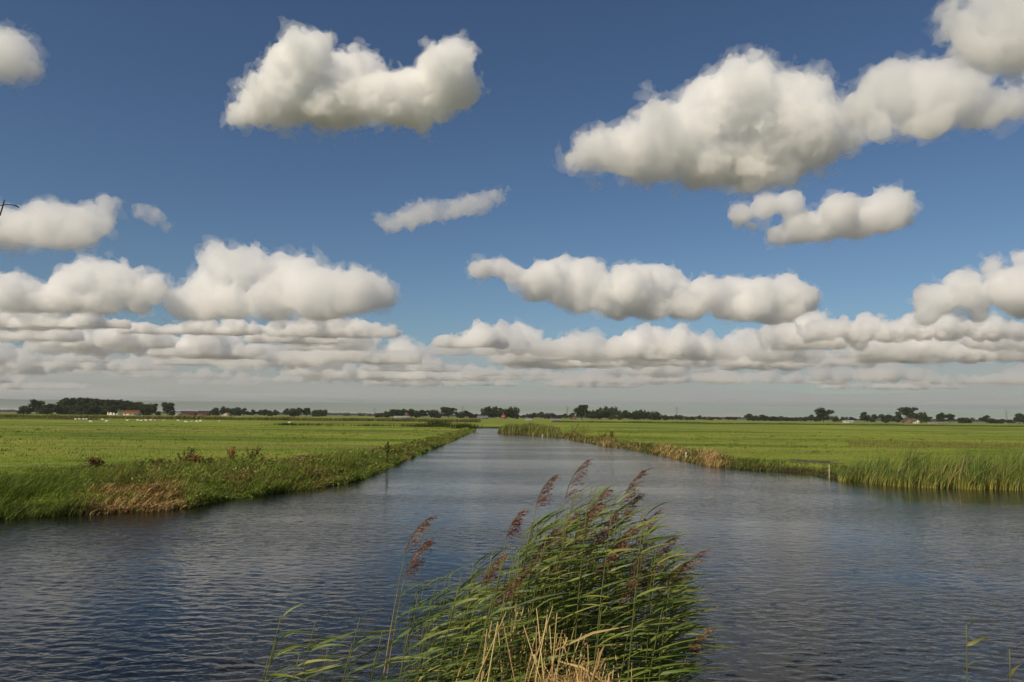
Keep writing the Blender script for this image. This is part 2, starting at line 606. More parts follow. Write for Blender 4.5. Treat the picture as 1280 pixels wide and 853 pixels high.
def along(points, n, power=1.0):
    """n random places along a shoreline, denser near the camera; returns position, land normal and distance"""
    p = np.array([[a[0], a[1]] for a in points], float)
    seg = p[1:] - p[:-1]; ln = np.linalg.norm(seg, axis=1)
    fine = []
    for i in range(len(seg)):
        m = max(2, int(ln[i] / 0.3)); t = (np.arange(m) + 0.5) / m
        q = p[i] + seg[i] * t[:, None]
        nn = np.array([seg[i][1], -seg[i][0]]) / ln[i]
        fine.append(np.concatenate([q, np.repeat(nn[None], m, 0), np.full((m, 1), ln[i] / m)], 1))
    fine = np.concatenate(fine)
    w = fine[:, 4] / np.maximum(np.hypot(fine[:, 0], fine[:, 1]), 8) ** power
    k = rng.choice(len(fine), n, p=w / w.sum())
    f = fine[k]
    pos = f[:, :2] + rng.normal(size=(n, 2)) * 0.12
    return pos, f[:, 2:4], np.hypot(pos[:, 0], pos[:, 1])


L_line = [(p.x, p.y) for p in L_w] + [(-25, L_w[-1].y - 0.7), (-48, L_w[-1].y - 2.1)]
R_line = [(48, R_w[0].y - 0.9)] + [(p.x, p.y) for p in R_w]

GREEN_D = (0.050, 0.090, 0.013); GREEN_M = (0.095, 0.150, 0.020); GREEN_Y = (0.165, 0.205, 0.028)
OLIVE = (0.110, 0.110, 0.028); STRAW = (0.54, 0.37, 0.15); RUST = (0.20, 0.075, 0.028); BROWN = (0.10, 0.062, 0.030)
TAN = (0.36, 0.25, 0.10)
P_DARK = (0.110, 0.160, 0.018); P_MID = (0.180, 0.245, 0.028); P_YEL = (0.260, 0.295, 0.038)


def on_ground(xy, dz=-0.02):
    z = ground_z(xy[:, 0], xy[:, 1])
    return np.concatenate([xy, (z + dz)[:, None]], 1)


def wind(n, spread=0.6):
    return rng.normal(size=n) * spread - 0.1               # the wind blows to the right (+x)


# pasture grass: tufts over the fields, coarser farther off
st = Stuff()
n = 140000
d = 23.0 * (230.0 / 23.0) ** rng.random(n)
a = rng.uniform(-0.80, 0.80, n)
xy = np.stack([np.sin(a) * d, np.cos(a) * d], 1)
sd = canal_sd(xy[:, 0], xy[:, 1])
k = (sd > 1.0) & (xy[:, 1] > 18)
xy, d = xy[k], d[k]
P0 = on_ground(xy)
n = len(P0)
patch = value_noise(np.concatenate([xy * np.array([0.5, 1.0]), np.zeros((n, 1))], 1), 6.0, 31) + 0.5 * value_noise(P0, 1.7, 32)
col = mixcol(n, P_DARK, P_MID, P_MID, P_YEL, P_YEL)
broad = value_noise(np.concatenate([xy * np.array([0.22, 1.0]), np.zeros((n, 1))], 1), 14.0, 33) + 0.6 * value_noise(np.concatenate([xy * np.array([0.15, 1.0]), np.zeros((n, 1))], 1), 5.0, 34)
col = np.clip(col * (1 + 0.18 * patch[:, None] + 0.42 * broad[:, None]), 0.01, 0.5) * np.array([1.12, 1.0, 1.0])
ol = rng.random(n) < np.clip(broad * 0.5 - 0.1, 0, 0.5)
col[ol] = col[ol] * 0.5 + mixcol(int(ol.sum()), OLIVE, TAN, P_YEL) * 0.5
dry = rng.random(n) < 0.05
col[dry] = mixcol(int(dry.sum()), OLIVE, TAN)
h = rng.uniform(0.06, 0.17, n) * (1 + 0.35 * patch)
w = np.maximum(0.010, d * 0.0009) * rng.uniform(0.7, 1.4, n)
st.blades(P0, h, w, wind(n, 0.9), rng.uniform(0.2, 0.8, n), col, segs=2)
nt = 700                                                  # darker ungrazed tussocks
a = rng.uniform(-0.78, 0.78, nt); d = 30 * (260 / 30) ** rng.random(nt)
tx = np.stack([np.sin(a) * d, np.cos(a) * d], 1)
k = (canal_sd(tx[:, 0], tx[:, 1]) > 2.0) & (value_noise(np.concatenate([tx, np.zeros((nt, 1))], 1), 24.0, 35) > -0.1)
tx = np.repeat(tx[k], 12, 0); dd = np.hypot(tx[:, 0], tx[:, 1]); n = len(tx)
tx = tx + rng.normal(size=(n, 2)) * np.array([0.32, 0.2])
st.blades(on_ground(tx), rng.uniform(0.14, 0.36, n), np.maximum(0.02, dd * 0.0009), wind(n, 1.2), rng.uniform(0.3, 1.0, n), mixcol(n, GREEN_D, GREEN_M, P_DARK, OLIVE), segs=2)
st.build('pasture_grass', M_GRASS, 'short green pasture grass covering both meadows', 'grass')

# left bank
n = 82000
xy, nn, d = along(L_line, n, 1.4)
wid = np.interp(d / SCL, [18, 26, 34, 48, 80, 160], [24.0, 17.0, 9.0, 4.0, 2.0, 2.2])
off = -0.2 + wid * rng.random(n) ** 1.7
xy = xy + nn * off[:, None]
P0 = on_ground(xy)
px, py = proj(P0)
rel = off / wid
edge = 1 - 0.68 * smooth01((rel - 0.2) / 0.8)
grassy = smooth01((130 - px) / 60) + 0.25 * (px > 440) + 0.16
straw = smooth01((px - 85) / 50) * smooth01((250 - px) / 40) * smooth01((3.4 - off) / 1.8)
r_ = rng.random(n)
hmod = np.clip(0.80 + 0.75 * value_noise(P0, 2.6, 45) + 0.35 * value_noise(P0, 1.0, 46), 0.25, 1.7)
is_straw = r_ < straw * 0.92
is_grass = ~is_straw & (rng.random(n) < grassy)
is_herb = ~is_straw & ~is_grass

st = Stuff()
k = is_grass; m = int(k.sum())
hh = hmod[k] * edge[k] * rng.uniform(0.40, 1.15, m) * np.interp(d[k] / SCL, [18, 40, 70, 160], [0.85, 0.7, 0.6, 0.7])
c = mixcol(m, GREEN_D, GREEN_M, GREEN_M, P_MID, GREEN_Y, OLIVE) * 1.1
st.blades(P0[k], hh, np.maximum(0.016, d[k] * 0.0010) * rng.uniform(0.7, 1.3, m), wind(m, 0.45), rng.uniform(0.35, 0.95, m), c, segs=3, droop=0.15)
st.build('bank_grass', M_GRASS, 'tall wind-bent green grass along the left canal bank', 'grass')

st = Stuff()
k = is_straw; m = int(k.sum())
c = mixcol(m, STRAW, STRAW, (0.55, 0.40, 0.17), TAN, RUST)
st.blades(P0[k], rng.uniform(0.32, 0.85, m), 0.042 * rng.uniform(0.6, 1.4, m), wind(m, 0.8), rng.uniform(0.5, 1.2, m), c, segs=3, droop=0.3)
st.build('dry_sedge', M_DRY, 'patch of straw-coloured dry sedge low on the left bank', 'sedge')

st = Stuff()
k = is_herb; m = int(k.sum())
pos = np.repeat(P0[k], 2, 0); m3 = len(pos)
dd = np.repeat(d[k], 2)
mound = 0.55 + 0.45 * value_noise(pos, 1.2, 41) + 0.25 * value_noise(pos, 0.45, 42)
top = np.clip(mound, 0.15, 1.3) * np.interp(dd / SCL, [18, 30, 45, 80, 160], [0.85, 0.8, 0.58, 0.45, 0.6])
top = top * np.repeat(edge[k] * hmod[k], 2) * rng.uniform(0.7, 1.25, m3)
t = rng.random(m3) ** 0.5
pos = pos + np.concatenate([rng.normal(size=(m3, 2)) * 0.10, (top * t)[:, None]], 1)
c = mixcol(m3, GREEN_D, GREEN_M, P_MID, P_YEL, OLIVE) * 1.15
tone = value_noise(pos, 2.6, 43) + 0.5 * value_noise(pos, 0.9, 44)
br = rng.random(m3) < np.clip(0.16 + 0.7 * tone, 0, 0.9)
c[br] = mixcol(int(br.sum()), RUST, TAN, OLIVE, BROWN)
nr = rng.normal(size=(m3, 3)) * 0.8 + np.array([-0.15, -0.35, 0.9])
st.leaves(pos, np.maximum(0.035, dd * 0.0014) * rng.uniform(0.4, 1.9, m3), c, nrm=nr, aspect=1.9)
k = is_herb & (rng.random(n) < 1.1); m = int(k.sum())
c = mixcol(m, GREEN_D, GREEN_M, P_MID, P_MID, P_YEL, OLIVE)
tone = value_noise(P0[k], 2.6, 43) + 0.5 * value_noise(P0[k], 0.9, 44)
br = rng.random(m) < np.clip(0.16 + 0.8 * tone, 0, 0.9)
c[br] = mixcol(int(br.sum()), RUST, TAN, OLIVE, BROWN)
st.blades(P0[k], hmod[k] * edge[k] * rng.uniform(0.35, 1.3, m) * np.interp(d[k] / SCL, [18, 45, 160], [1, 0.6, 0.6]), np.maximum(0.012, d[k] * 0.0008), wind(m, 0.6), rng.uniform(0.2, 0.9, m), c, segs=2)
st.build('bank_herbs', M_HERB, 'tangle of nettles and broad leaved herbs on the left bank', 'herbs')

# right bank fringe
n = 16000
xy, nn, d = along(R_line, n, 1.2)
wid = np.interp(d / SCL, [24, 40, 60, 90, 160], [2.4, 2.0, 2.0, 2.4, 3.0])
off = -0.15 + wid * rng.random(n) ** 1.2
xy = xy + nn * off[:, None]
P0 = on_ground(xy); px, py = proj(P0)
keep = ~((px > 985) & (px < 1050) & (rng.random(n) < 0.6))
P0, d, px = P0[keep], d[keep], px[keep]; n = len(P0)
tan = np.exp(-((px - 888) / 20) ** 2) + 0.8 * np.exp(-((px - 835) / 22) ** 2) + 0.6 * np.exp(-((px - 757) / 7) ** 2) + 0.3 * (px < 800) * (px > 700)
tall = 0.45 + 0.55 * np.exp(-((px - 888) / 22) ** 2) + 0.35 * np.exp(-((px - 830) / 30) ** 2) + 0.5 * np.exp(-((px - 757) / 8) ** 2) + 0.6 * np.exp(-((px - 718) / 8) ** 2)
c = mixcol(n, GREEN_D, GREEN_M, GREEN_M, OLIVE, OLIVE)
k = rng.random(n) < tan * 0.9
c[k] = mixcol(int(k.sum()), STRAW, STRAW, TAN)
k = rng.random(n) < 0.16
c[k] = mixcol(int(k.sum()), BROWN, RUST, OLIVE)
st = Stuff()
st.blades(P0, rng.uniform(0.40, 1.0, n) * tall, np.maximum(0.014, d * 0.0010) * rng.uniform(0.7, 1.4, n), wind(n, 0.7), rng.uniform(0.15, 0.9, n), c, segs=3, droop=0.1)
st.build('shore_grass', M_GRASS, 'olive and tan tufted grass fringing the right canal bank', 'grass')

# flag bed on the right
n = 21000
xy, nn, d = along([(70, R_w[0].y - 2.0)] + R_line[:5], n, 0.5)
off = rng.uniform(-1.0, 3.4, n)
xy = xy + nn * off[:, None]
P0 = on_ground(xy); P0[:, 2] = np.maximum(P0[:, 2], -0.1)
px, py = proj(P0)
k = (px > 1052 + 22 * value_noise(P0, 1.6, 51) - off * 3)
clump = value_noise(P0, 0.8, 52)
k &= rng.random(n) < np.clip(0.45 + 1.3 * clump, 0.03, 1)
P0, px = P0[k], px[k]; n = len(P0)
ramp = np.interp(px, [1040, 1075, 1120, 1280], [0.55, 0.8, 1.0, 1.12])
c0 = mixcol(n, (0.50, 0.40, 0.09), (0.36, 0.32, 0.07), (0.20, 0.22, 0.04))
c1 = mixcol(n, GREEN_D, GREEN_M, P_MID, (0.13, 0.19, 0.040))
dead = rng.random(n) < 0.10
c1[dead] = mixcol(int(dead.sum()), TAN, STRAW, OLIVE)
st = Stuff()
V, Q, T, C = strips(P0, rng.uniform(0.7, 2.1, n) * ramp * (1 + 0.2 * value_noise(P0, 1.4, 53)), 0.045 * rng.uniform(0.6, 1.3, n), wind(n, 0.55), rng.uniform(0.08, 0.75, n), c0, segs=4, droop=0.04)
lev = np.tile(np.repeat(np.arange(5), 2)[:9] / 4.0, n)[:, None]
f = smooth01((lev - 0.10) / 0.42)
C = C * (1 - f) + np.repeat(c1, 9, 0) * f
st.add(V, Q, T, C)
st.build('flag_bed', M_REED, 'bed of tall green sweet flag with yellow bases at the right shore', 'waterside plants')

# bare trampled peat beside the flag bed
pc = G(1014, 579, 0.5)
m_mud = plain('trampled_peat', (0.055, 0.040, 0.024), 0.95, 0.4, 6)
vv, tt = [(pc.x, pc.y, float(ground_z(np.array([pc.x]), np.array([pc.y]))[0]) + 0.03)], []
rr = np.random.default_rng(4)
for i in range(40):
    a_ = 2 * math.pi * i / 40
    e_ = 1 + 0.38 * rr.normal()
    x_, y_ = pc.x + math.cos(a_) * 1.8 * e_, pc.y + math.sin(a_) * 2.2 * e_
    vv.append((x_, y_, float(ground_z(np.array([x_]), np.array([y_]))[0]) + 0.012))
    tt.append((0, i + 1, (i + 1) % 40 + 1))
mud = link('peat_patch', fast_mesh('peat_patch', vv, None, tt, smooth=True), m_mud)
tag(mud, 'dark trampled peat patch on the right bank', kind='structure')

# reddish seeding grass in the right meadow
n = 9000
px_ = rng.uniform(1060, 1330, n); py_ = 556.5 + rng.normal(size=n) * 2.2 + (px_ - 1170) * 0.012
dd_ = np.array([tuple(G(a, b, FIELD_Z)) for a, b in zip(px_, py_)])
P0 = on_ground(dd_[:, :2])
k = rng.random(n) < 0.55 + 0.6 * value_noise(P0, 3.0, 55)
P0 = P0[k]; n = len(P0)
st = Stuff()
st.blades(P0, rng.uniform(0.12, 0.34, n), rng.uniform(0.04, 0.09, n), wind(n, 0.8), rng.uniform(0.2, 0.8, n), mixcol(n, RUST, BROWN, TAN, OLIVE, P_MID), segs=2)
st.build('seeding_grass', M_GRASS, 'reddish brown strip of seeding grass behind the sweet flag', 'grass')

# reed belts across the far end of the fields
def belt(name, label, px0, px1, dist, depth, hmin, hmax, n, cols, base_z=FIELD_Z):
    x0 = A(px0, 520, dist).x; x1 = A(px1, 520, dist).x
    xx = rng.uniform(x0, x1, n); yy = dist + rng.uniform(-0.5, 0.5, n) * depth + 0.03 * np.abs(xx - (x0 + x1) / 2)
    sd = canal_sd(xx, yy); k = sd > -0.3
    xx, yy = xx[k], yy[k]; n = len(xx)
    P0 = np.stack([xx, yy, np.full(n, base_z - 0.05)], 1)
    var = 0.75 + 0.35 * value_noise(P0 * np.array([1, 0.2, 1]), 9.0, 61) + 0.2 * value_noise(P0, 2.5, 62)
    s = Stuff()
    s.blades(P0, rng.uniform(hmin, hmax, n) * np.clip(var, 0.3, 1.5), dist * 0.0007 * rng.uniform(0.6, 1.4, n), wind(n, 0.8), rng.uniform(0.1, 0.5, n), mixcol(n, *cols), segs=2)
    return s.build(name, M_GRASS, label, 'reeds')


belt('reed_belt', 'olive brown reed belt behind the sheep across the left meadow', -60, 600, 400, 22, 1.6, 2.9, 17000, (GREEN_D, OLIVE, OLIVE, BROWN, TAN))
belt('reed_belt', 'low dark rough strip at the far end of the right meadow', 690, 1380, 460, 18, 0.8, 1.7, 14000, (GREEN_D, OLIVE, BROWN, GREEN_M))
belt('rough_grass', 'pale rough grass along the ditch in the left meadow', -60, 120, 335, 5, 0.4, 0.9, 2500, (BROWN, OLIVE, GREEN_D))

# reeds on the promontory where the canal narrows
n = 9000
xy, nn, d = along([(R_w[i].x, R_w[i].y) for i in range(9, len(R_w))] + [(pr.x + 3, pr.y + 10), (pr.x + 16, pr.y + 20)], n, 0.3)
xy = xy + nn * rng.uniform(-0.3, 7.5, n)[:, None]
P0 = on_ground(xy); px, py = proj(P0)
k = px < 700; P0, d, px = P0[k], d[k], px[k]; n = len(P0)
hgt = np.interp(px, [615, 630, 660, 680, 700], [1.5, 2.5, 2.5, 1.9, 1.0]) * (0.8 + 0.4 * value_noise(P0, 3.0, 71))
c0 = mixcol(n, STRAW, TAN, (0.30, 0.17, 0.06)); c1 = mixcol(n, GREEN_M, GREEN_M, OLIVE, TAN, P_MID)
st = Stuff()
V, Q, T, C = strips(P0, rng.uniform(0.6, 1.05, n) * hgt, 0.14 * rng.uniform(0.6, 1.4, n), wind(n, 0.5), rng.uniform(0.1, 0.4, n), c0, segs=3)
lev = np.tile(np.array([0, 0, .33, .33, .66, .66, 1.0]), n)[:, None]
f = smooth01((lev - 0.05) / 0.3)
st.add(V, Q, T, C * (1 - f) + np.repeat(c1, 7, 0) * f)
st.build('promontory_reeds', M_REED, 'tall reed stand on the promontory where the canal narrows', 'reeds')

# near bank below the camera
n = 9000
xy = np.stack([rng.uniform(-14, 14, n), rng.uniform(-6, NEAR_Y - 0.3, n)], 1)
k = np.hypot(xy[:, 0], xy[:, 1]) > 0.7; xy = xy[k]; n = len(xy)
st = Stuff()
st.blades(on_ground(xy), rng.uniform(0.12, 0.4, n), rng.uniform(0.006, 0.012, n), wind(n, 0.9), rng.uniform(0.2, 0.8, n), mixcol(n, GREEN_D, GREEN_M, GREEN_Y, OLIVE), segs=3)
st.build('near_bank_grass', M_GRASS, 'uncut grass on the near bank at the photographer\'s feet', 'grass')


# single plants one can point at
def dock(px, py, hgt, wid, label, cols, cat='dock plant', group='dock plants on the left bank', z=0.6):
    p = G(px, py, z)
    p.z = float(ground_z(np.array([p.x]), np.array([p.y]))[0])
    hgt, wid = hgt * 1.45, wid * 1.5
    t = empty('dock_plant', p)
    mb = MB()
    r = np.random.default_rng(int(px * 7 + py))
    tips = []
    for i in range(7):
        e = Vector((r.normal() * wid * 0.4 + 0.05, r.normal() * wid * 0.35, hgt * r.uniform(0.7, 1.0)))
        mb.tube([(0, 0, 0), e * 0.5 + Vector((0, 0, 0.03)), e], [0.012, 0.009, 0.004], 5)
        tips.append(e)
    mb.build('stem', M_BROWNSTEM, t)
    n = 420
    w_ = r.integers(0, len(tips), n); s_ = r.uniform(0.35, 1.0, n)
    pos = np.array([tuple(tips[i]) for i in w_]) * s_[:, None] + r.normal(size=(n, 3)) * 0.055
    s = Stuff(); s.leaves(pos, r.uniform(0.04, 0.085, n), mixcol(n, *cols), aspect=1.2)
    s.build('seed_head', M_DRY, parent=t)
    n = 150
    pos = r.normal(size=(n, 3)) * np.array([wid * 0.6, wid * 0.45, 0.16]) + np.array([0, 0, 0.3])
    s = Stuff(); s.leaves(pos, r.uniform(0.06, 0.13, n), mixcol(n, GREEN_M, P_MID, OLIVE, RUST), aspect=2.2)
    s.build('leaf_tuft', M_HERB, parent=t)
    return tag(t, label, cat, group)


M_BROWNSTEM = plain('dry_stem', (0.12, 0.06, 0.03), 0.8, 0.3, 20)
RED1 = (0.23, 0.075, 0.022); DK = (0.055, 0.026, 0.016)
dock(232, 584, 0.85, 0.5, 'darkest brown dock plant at the top of the left bank', (DK, DK, BROWN))
dock(247, 585, 0.65, 0.4, 'small rust-red dock plant right beside the darkest one', (RED1, RUST))
dock(290, 581, 0.85, 0.6, 'bright rust-red dock plant, tallest on the left bank', (RED1, RED1, RUST))
dock(317, 579, 0.80, 0.5, 'brown dock plant right of the bright rust-red one', (RUST, BROWN, DK))
dock(190, 586, 0.45, 0.8, 'low reddish dock plant above the straw-coloured sedge', (RUST, BROWN, OLIVE))
dock(118, 587, 0.5, 0.35, 'dark little dock plant left of the low reddish one', (DK, RUST))
dock(262, 586, 0.45, 0.3, 'short dark dock plant between the red ones on the left bank', (DK, GREEN_D))
dock(755, 553, 0.75, 0.7, 'dark weed on its own at the right shore in mid distance', (DK, BROWN, OLIVE), 'weed', 'weeds along the right shore', 0.2)
dock(764, 552, 0.95, 0.4, 'tall thin weed just right of the dark one on the right shore', (DK, BROWN), 'weed', 'weeds along the right shore', 0.3)
dock(716, 544, 1.6, 1.3, 'bushy olive weed at the right shore nearest the promontory', (DK, OLIVE, BROWN), 'weed', 'weeds along the right shore', 0.3)
dock(730, 545, 1.4, 1.0, 'second bushy weed right of the one nearest the promontory', (OLIVE, TAN, BROWN), 'weed', 'weeds along the right shore', 0.3)

# the lone dark weed standing in the water's edge on the left
p = G(483, 584, 0.0)
t = empty('water_weed', (p.x, p.y, -0.05))
mb = MB(); mb.tube([(0, 0, -0.3), (0.03, 0, 0.9), (0.08, 0, 2.0)], [0.02, 0.016, 0.008], 6); mb.build('stem', M_BROWNSTEM, t)
n = 170; u = rng.random(n)
pos = np.stack([0.08 * u + rng.normal(size=n) * 0.09 * (1.15 - u), rng.normal(size=n) * 0.09, 0.4 + u * 1.6], 1)
s = Stuff(); s.leaves(pos, rng.uniform(0.05, 0.10, n), mixcol(n, GREEN_M, DK, GREEN_D, GREEN_D), aspect=2.0); s.build('foliage', M_HERB, parent=t)
tag(t, 'lone dark weed standing at the water edge of the left bank', 'weed')


def rush(px, py, hgt, wid, label, n=500):
    hgt, wid = hgt * 1.4, wid * 1.5
    p = G(px, py, FIELD_Z); r = np.random.default_rng(int(px))
    xy = np.stack([p.x + r.normal(size=n) * wid * 0.4, p.y + r.normal(size=n) * 1.0], 1)
    s = Stuff()
    s.blades(np.concatenate([xy - np.array([p.x, p.y]), np.zeros((n, 1))], 1), r.uniform(0.5, 1.0, n) * hgt, p.y * 0.0007 * np.ones(n), r.random(n) * 6.28, r.uniform(0.1, 0.5, n), mixcol(n, GREEN_D, GREEN_D, DK), segs=2)
    o = s.build('rush_clump', M_GRASS, label, 'rushes', kind='stuff', loc=(p.x, p.y, FIELD_Z - 0.02))
    o['group'] = 'rush clumps in the left meadow'


rush(530, 534, 1.1, 7, 'dark rush clump in the left meadow near the canal bend')
rush(549, 534, 2.0, 3.0, 'tallest dark rush clump, beside the two white sheep near the bend')
rush(580, 536, 1.4, 3.0, 'dark rush clump at the far end of the left bank')
rush(360, 532, 0.8, 3, 'small dark rush clump far out in the left meadow', 200)
rush(385, 532, 0.7, 9, 'long low rush strip far out in the left meadow', 400)
rush(466, 533, 0.7, 6, 'low rush strip between the long one and the canal bend', 300)

# ------------------------------------------------------------------ trees on the skyline
def crown_mesh(name, lobes, n, size, cols, seed):
    """many leaf-sized faces spread through a lumpy crown of unit height"""
    global rng
    r = np.random.default_rng(seed)
    keep = rng; rng = r
    vol = np.array([l[3] ** 2 for l in lobes]); k = r.choice(len(lobes), n, p=vol / vol.sum())
    L = np.array(lobes)[k]
    d = r.normal(size=(n, 3)); d /= np.linalg.norm(d, axis=1, keepdims=True)
    rad = r.random(n) ** 0.45 * (1 + 0.14 * value_noise(d * 2 + k[:, None], 0.6, seed))
    pos = L[:, :3] + d * (L[:, 3] * rad)[:, None] * np.array([1, 1, 0.9])
    c = mixcol(n, *cols)
    V, Q, C = leaf_quads(pos, size * r.uniform(0.6, 1.5, n), c, aspect=1.3)
    rng = keep
    V = V / np.array([np.percentile(np.abs(V[:, 0]), 98) * 2, np.percentile(np.abs(V[:, 1]), 98) * 2, np.percentile(V[:, 2], 99)])
    return fast_mesh(name, V, Q, None, C)


def trunk_mesh(seed, bare=0.25):
    r = np.random.default_rng(seed); mb = MB()
    mb.tube([(0, 0, -0.02), (0.01, 0, bare), (0.0, 0.01, 0.55), (0.01, 0, 0.85)], [0.035, 0.026, 0.017, 0.006], 7)
    for i in range(6):
        z = r.uniform(bare, 0.6); a = i * 1.05 + r.random()
        e = Vector((math.cos(a) * 0.25, math.sin(a) * 0.25, z + r.uniform(0.1, 0.25)))
        mb.tube([(0, 0, z), e * 0.5 + Vector((0, 0, z * 0.5)), e], [0.014, 0.010, 0.004], 5)
    return mb.mesh('trunk')


def lobes_for(kind, seed):
    r = np.random.default_rng(seed); out = []
    if kind == 'round':
        for i in range(15):
            a = r.random() * 6.28; q = r.random() ** 0.5 * 0.26
            out.append((math.cos(a) * q, math.sin(a) * q, r.uniform(0.24, 0.84), r.uniform(0.11, 0.19)))
        out.append((0, 0, 0.6, 0.27))
    elif kind == 'wide':
        for i in range(18):
            a = r.random() * 6.28; q = r.random() ** 0.5 * 0.40
            out.append((math.cos(a) * q, math.sin(a) * q, r.uniform(0.26, 0.86) - q * 0.2, r.uniform(0.10, 0.17)))
        out.append((0, 0, 0.62, 0.25))
    elif kind == 'tall':
        for i in range(13):
            z = r.uniform(0.25, 0.9); q = 0.16 * math.sin(math.pi * min(z, 0.95)); a = r.random() * 6.28
            out.append((math.cos(a) * q, math.sin(a) * q, z, r.uniform(0.09, 0.15)))
        out.append((0, 0, 0.55, 0.2))
    else:                                                    # bush: foliage down to the ground
        for i in range(16):
            a = r.random() * 6.28; q = r.random() ** 0.5 * 0.38
            out.append((math.cos(a) * q, math.sin(a) * q, r.uniform(0.14, 0.80 - q * 0.6), r.uniform(0.14, 0.22)))
    return out


T_DARK = ((0.018, 0.028, 0.010), (0.028, 0.042, 0.013), (0.042, 0.056, 0.017), (0.062, 0.074, 0.024))  # very dark greens: cloud shade over the trees put into the leaf colour
T_OLIVE = ((0.045, 0.058, 0.020), (0.065, 0.075, 0.026), (0.034, 0.045, 0.016))
T_GREY = ((0.050, 0.062, 0.045), (0.070, 0.080, 0.058), (0.035, 0.045, 0.03))
PROTO = {}
for kind in ('round', 'wide', 'tall', 'bush'):
    for tone, cols in (('dark', T_DARK), ('olive', T_OLIVE), ('grey', T_GREY)):
        for v in range(3 if tone == 'dark' else 1):
            sd_ = hash((len(PROTO), 5)) % 9973
            PROTO[kind, tone, v] = (crown_mesh('crown', lobes_for(kind, sd_), 1700, 0.060, cols, sd_), trunk_mesh(sd_, 0.08 if kind == 'bush' else 0.22))
for cr, tr in PROTO.values():
    cr.materials.append(M_TREE); tr.materials.append(M_BARK)
ORD = ['first', 'second', 'third', 'fourth', 'fifth', 'sixth', 'seventh', 'eighth', 'ninth', 'tenth', 'eleventh', 'twelfth', 'thirteenth',
       'fourteenth', 'fifteenth', 'sixteenth', 'seventeenth', 'eighteenth', 'nineteenth', 'twentieth']
ORD += [t_ + '-' + o_ for t_ in ('twenty', 'thirty') for o_ in ORD[:9]]
tree_rng = random.Random(5)


def horizon_y(px):
    return 514.1 + 0.0101 * px


def tree(px, top, wid, kind='round', tone='dark', dist=800, label='', group=None, cat='tree'):
    dist *= 1.32; wid *= 1.12
    zt = A(px, top, dist).z
    x = A(px, 520, dist).x
    H = zt - FIELD_Z
    W = wid * dist / F_PX
    cr, tr = PROTO[kind, tone, tree_rng.randrange(3) if tone == 'dark' else 0]
    t = empty('tree' if kind != 'bush' else 'bush', (x, dist + tree_rng.uniform(-12, 12), FIELD_Z - 0.05), tree_rng.uniform(0, 6.28))
    s = W
    for nm, me in (('crown', cr), ('trunk', tr)):
        o = bpy.data.objects.new(nm, me); COL.objects.link(o); o.parent = t
        o.scale = (s, s, H * 1.02)
    return tag(t, label, cat if kind != 'bush' else 'bush', group)


def cluster(items, where, group, dist):
    n = len(items)
    for i, it in enumerate(items):
        px, top, wid = it[:3]
        kind = it[3] if len(it) > 3 else 'round'; tone = it[4] if len(it) > 4 else 'dark'
        ds = it[5] if len(it) > 5 else dist
        word = {'round': 'round', 'wide': 'spreading', 'tall': 'upright', 'bush': 'bushy'}[kind]
        hue = {'dark': 'dark', 'olive': 'olive green', 'grey': 'grey-green'}[tone]
        lab = it[6] if len(it) > 6 else '%s %s tree, %s from the left %s' % (hue, word, ORD[i], where)
        tree(px, top, wid, kind, tone, ds, lab, group)


prof = [(62, 511.5), (67, 509), (72, 506), (78, 502.5), (84, 500), (90, 498.8), (97, 498), (104, 498.6), (111, 499.5), (118, 500), (125, 500), (132, 500.7), (139, 501),
        (146, 501), (153, 502), (160, 502.2), (167, 503.3), (174, 505), (181, 506)]
cluster([(x, y, 17, 'bush' if i in (0, 1) else 'wide') for i, (x, y) in enumerate(prof)], 'in the big wood\'s back row', 'trees of the big wood at far left', 720)
cluster([(66 + 11 * i, 506 + (i % 3), 18, 'bush') for i in range(11)], 'in the big wood\'s front row', 'trees of the big wood at far left', 690)
cluster([(37, 508.3, 16, 'bush'), (50, 501, 13, 'round')], 'of the pair left of the big wood', 'trees at far left', 700)
cluster([(111, 507, 9, 'round', 'grey', 560), (121, 508, 8, 'round', 'grey', 565), (146, 507, 9, 'round', 'grey', 640)], 'of the three pale trees before the big wood', 'pale trees before the big wood', 560)
cluster([(191, 505.5, 13, 'wide'), (207, 503.8, 12, 'round'), (200, 514.5, 7, 'bush'), (215, 513.5, 7, 'bush')], 'beyond the right end of the big wood', 'trees right of the big wood', 720)
cluster([(264, 512, 8, 'bush'), (270, 510.5, 10, 'bush'), (276, 509, 9, 'bush'), (284, 510.3, 11, 'bush'), (292, 511, 10, 'bush'), (300, 510.2, 10, 'bush'), (308, 511, 10, 'bush'), (316, 512.7, 9, 'bush')],
        'in the low wood beside the red barns', 'trees of the low wood right of the red barns', 820)
cluster([(322, 513, 9, 'bush'), (330, 512.4, 8), (339, 514, 7, 'bush'), (347, 513, 8, 'bush'), (355, 511.3, 6, 'tall'), (366, 511.5, 14, 'bush', 'olive', 760), (374, 510.5, 7, 'tall'), (381, 510.6, 10, 'round'), (395, 513, 12, 'bush'), (402, 512.6, 13, 'bush')],
        'in the row right of the low wood', 'tree row left of centre', 820)
cluster([(432, 518, 7, 'bush'), (451, 518, 7, 'bush'), (462, 519, 6, 'bush')], 'of the tiny far bushes left of centre', 'tiny far bushes left of centre', 1500)
cluster([(478, 516.5, 14, 'bush', 'olive'), (487, 514.5, 12, 'bush', 'olive'), (494, 512.3, 11, 'round', 'olive'), (502, 512, 10, 'bush', 'dark'), (512, 511.8, 10, 'round'), (520, 514, 9, 'bush', 'olive'), (528, 513.2, 9, 'tall', 'olive'), (541, 513, 14, 'bush', 'olive'), (549, 517, 10, 'bush')],
        'around the low pale greenhouse', 'trees around the pale greenhouse', 760)
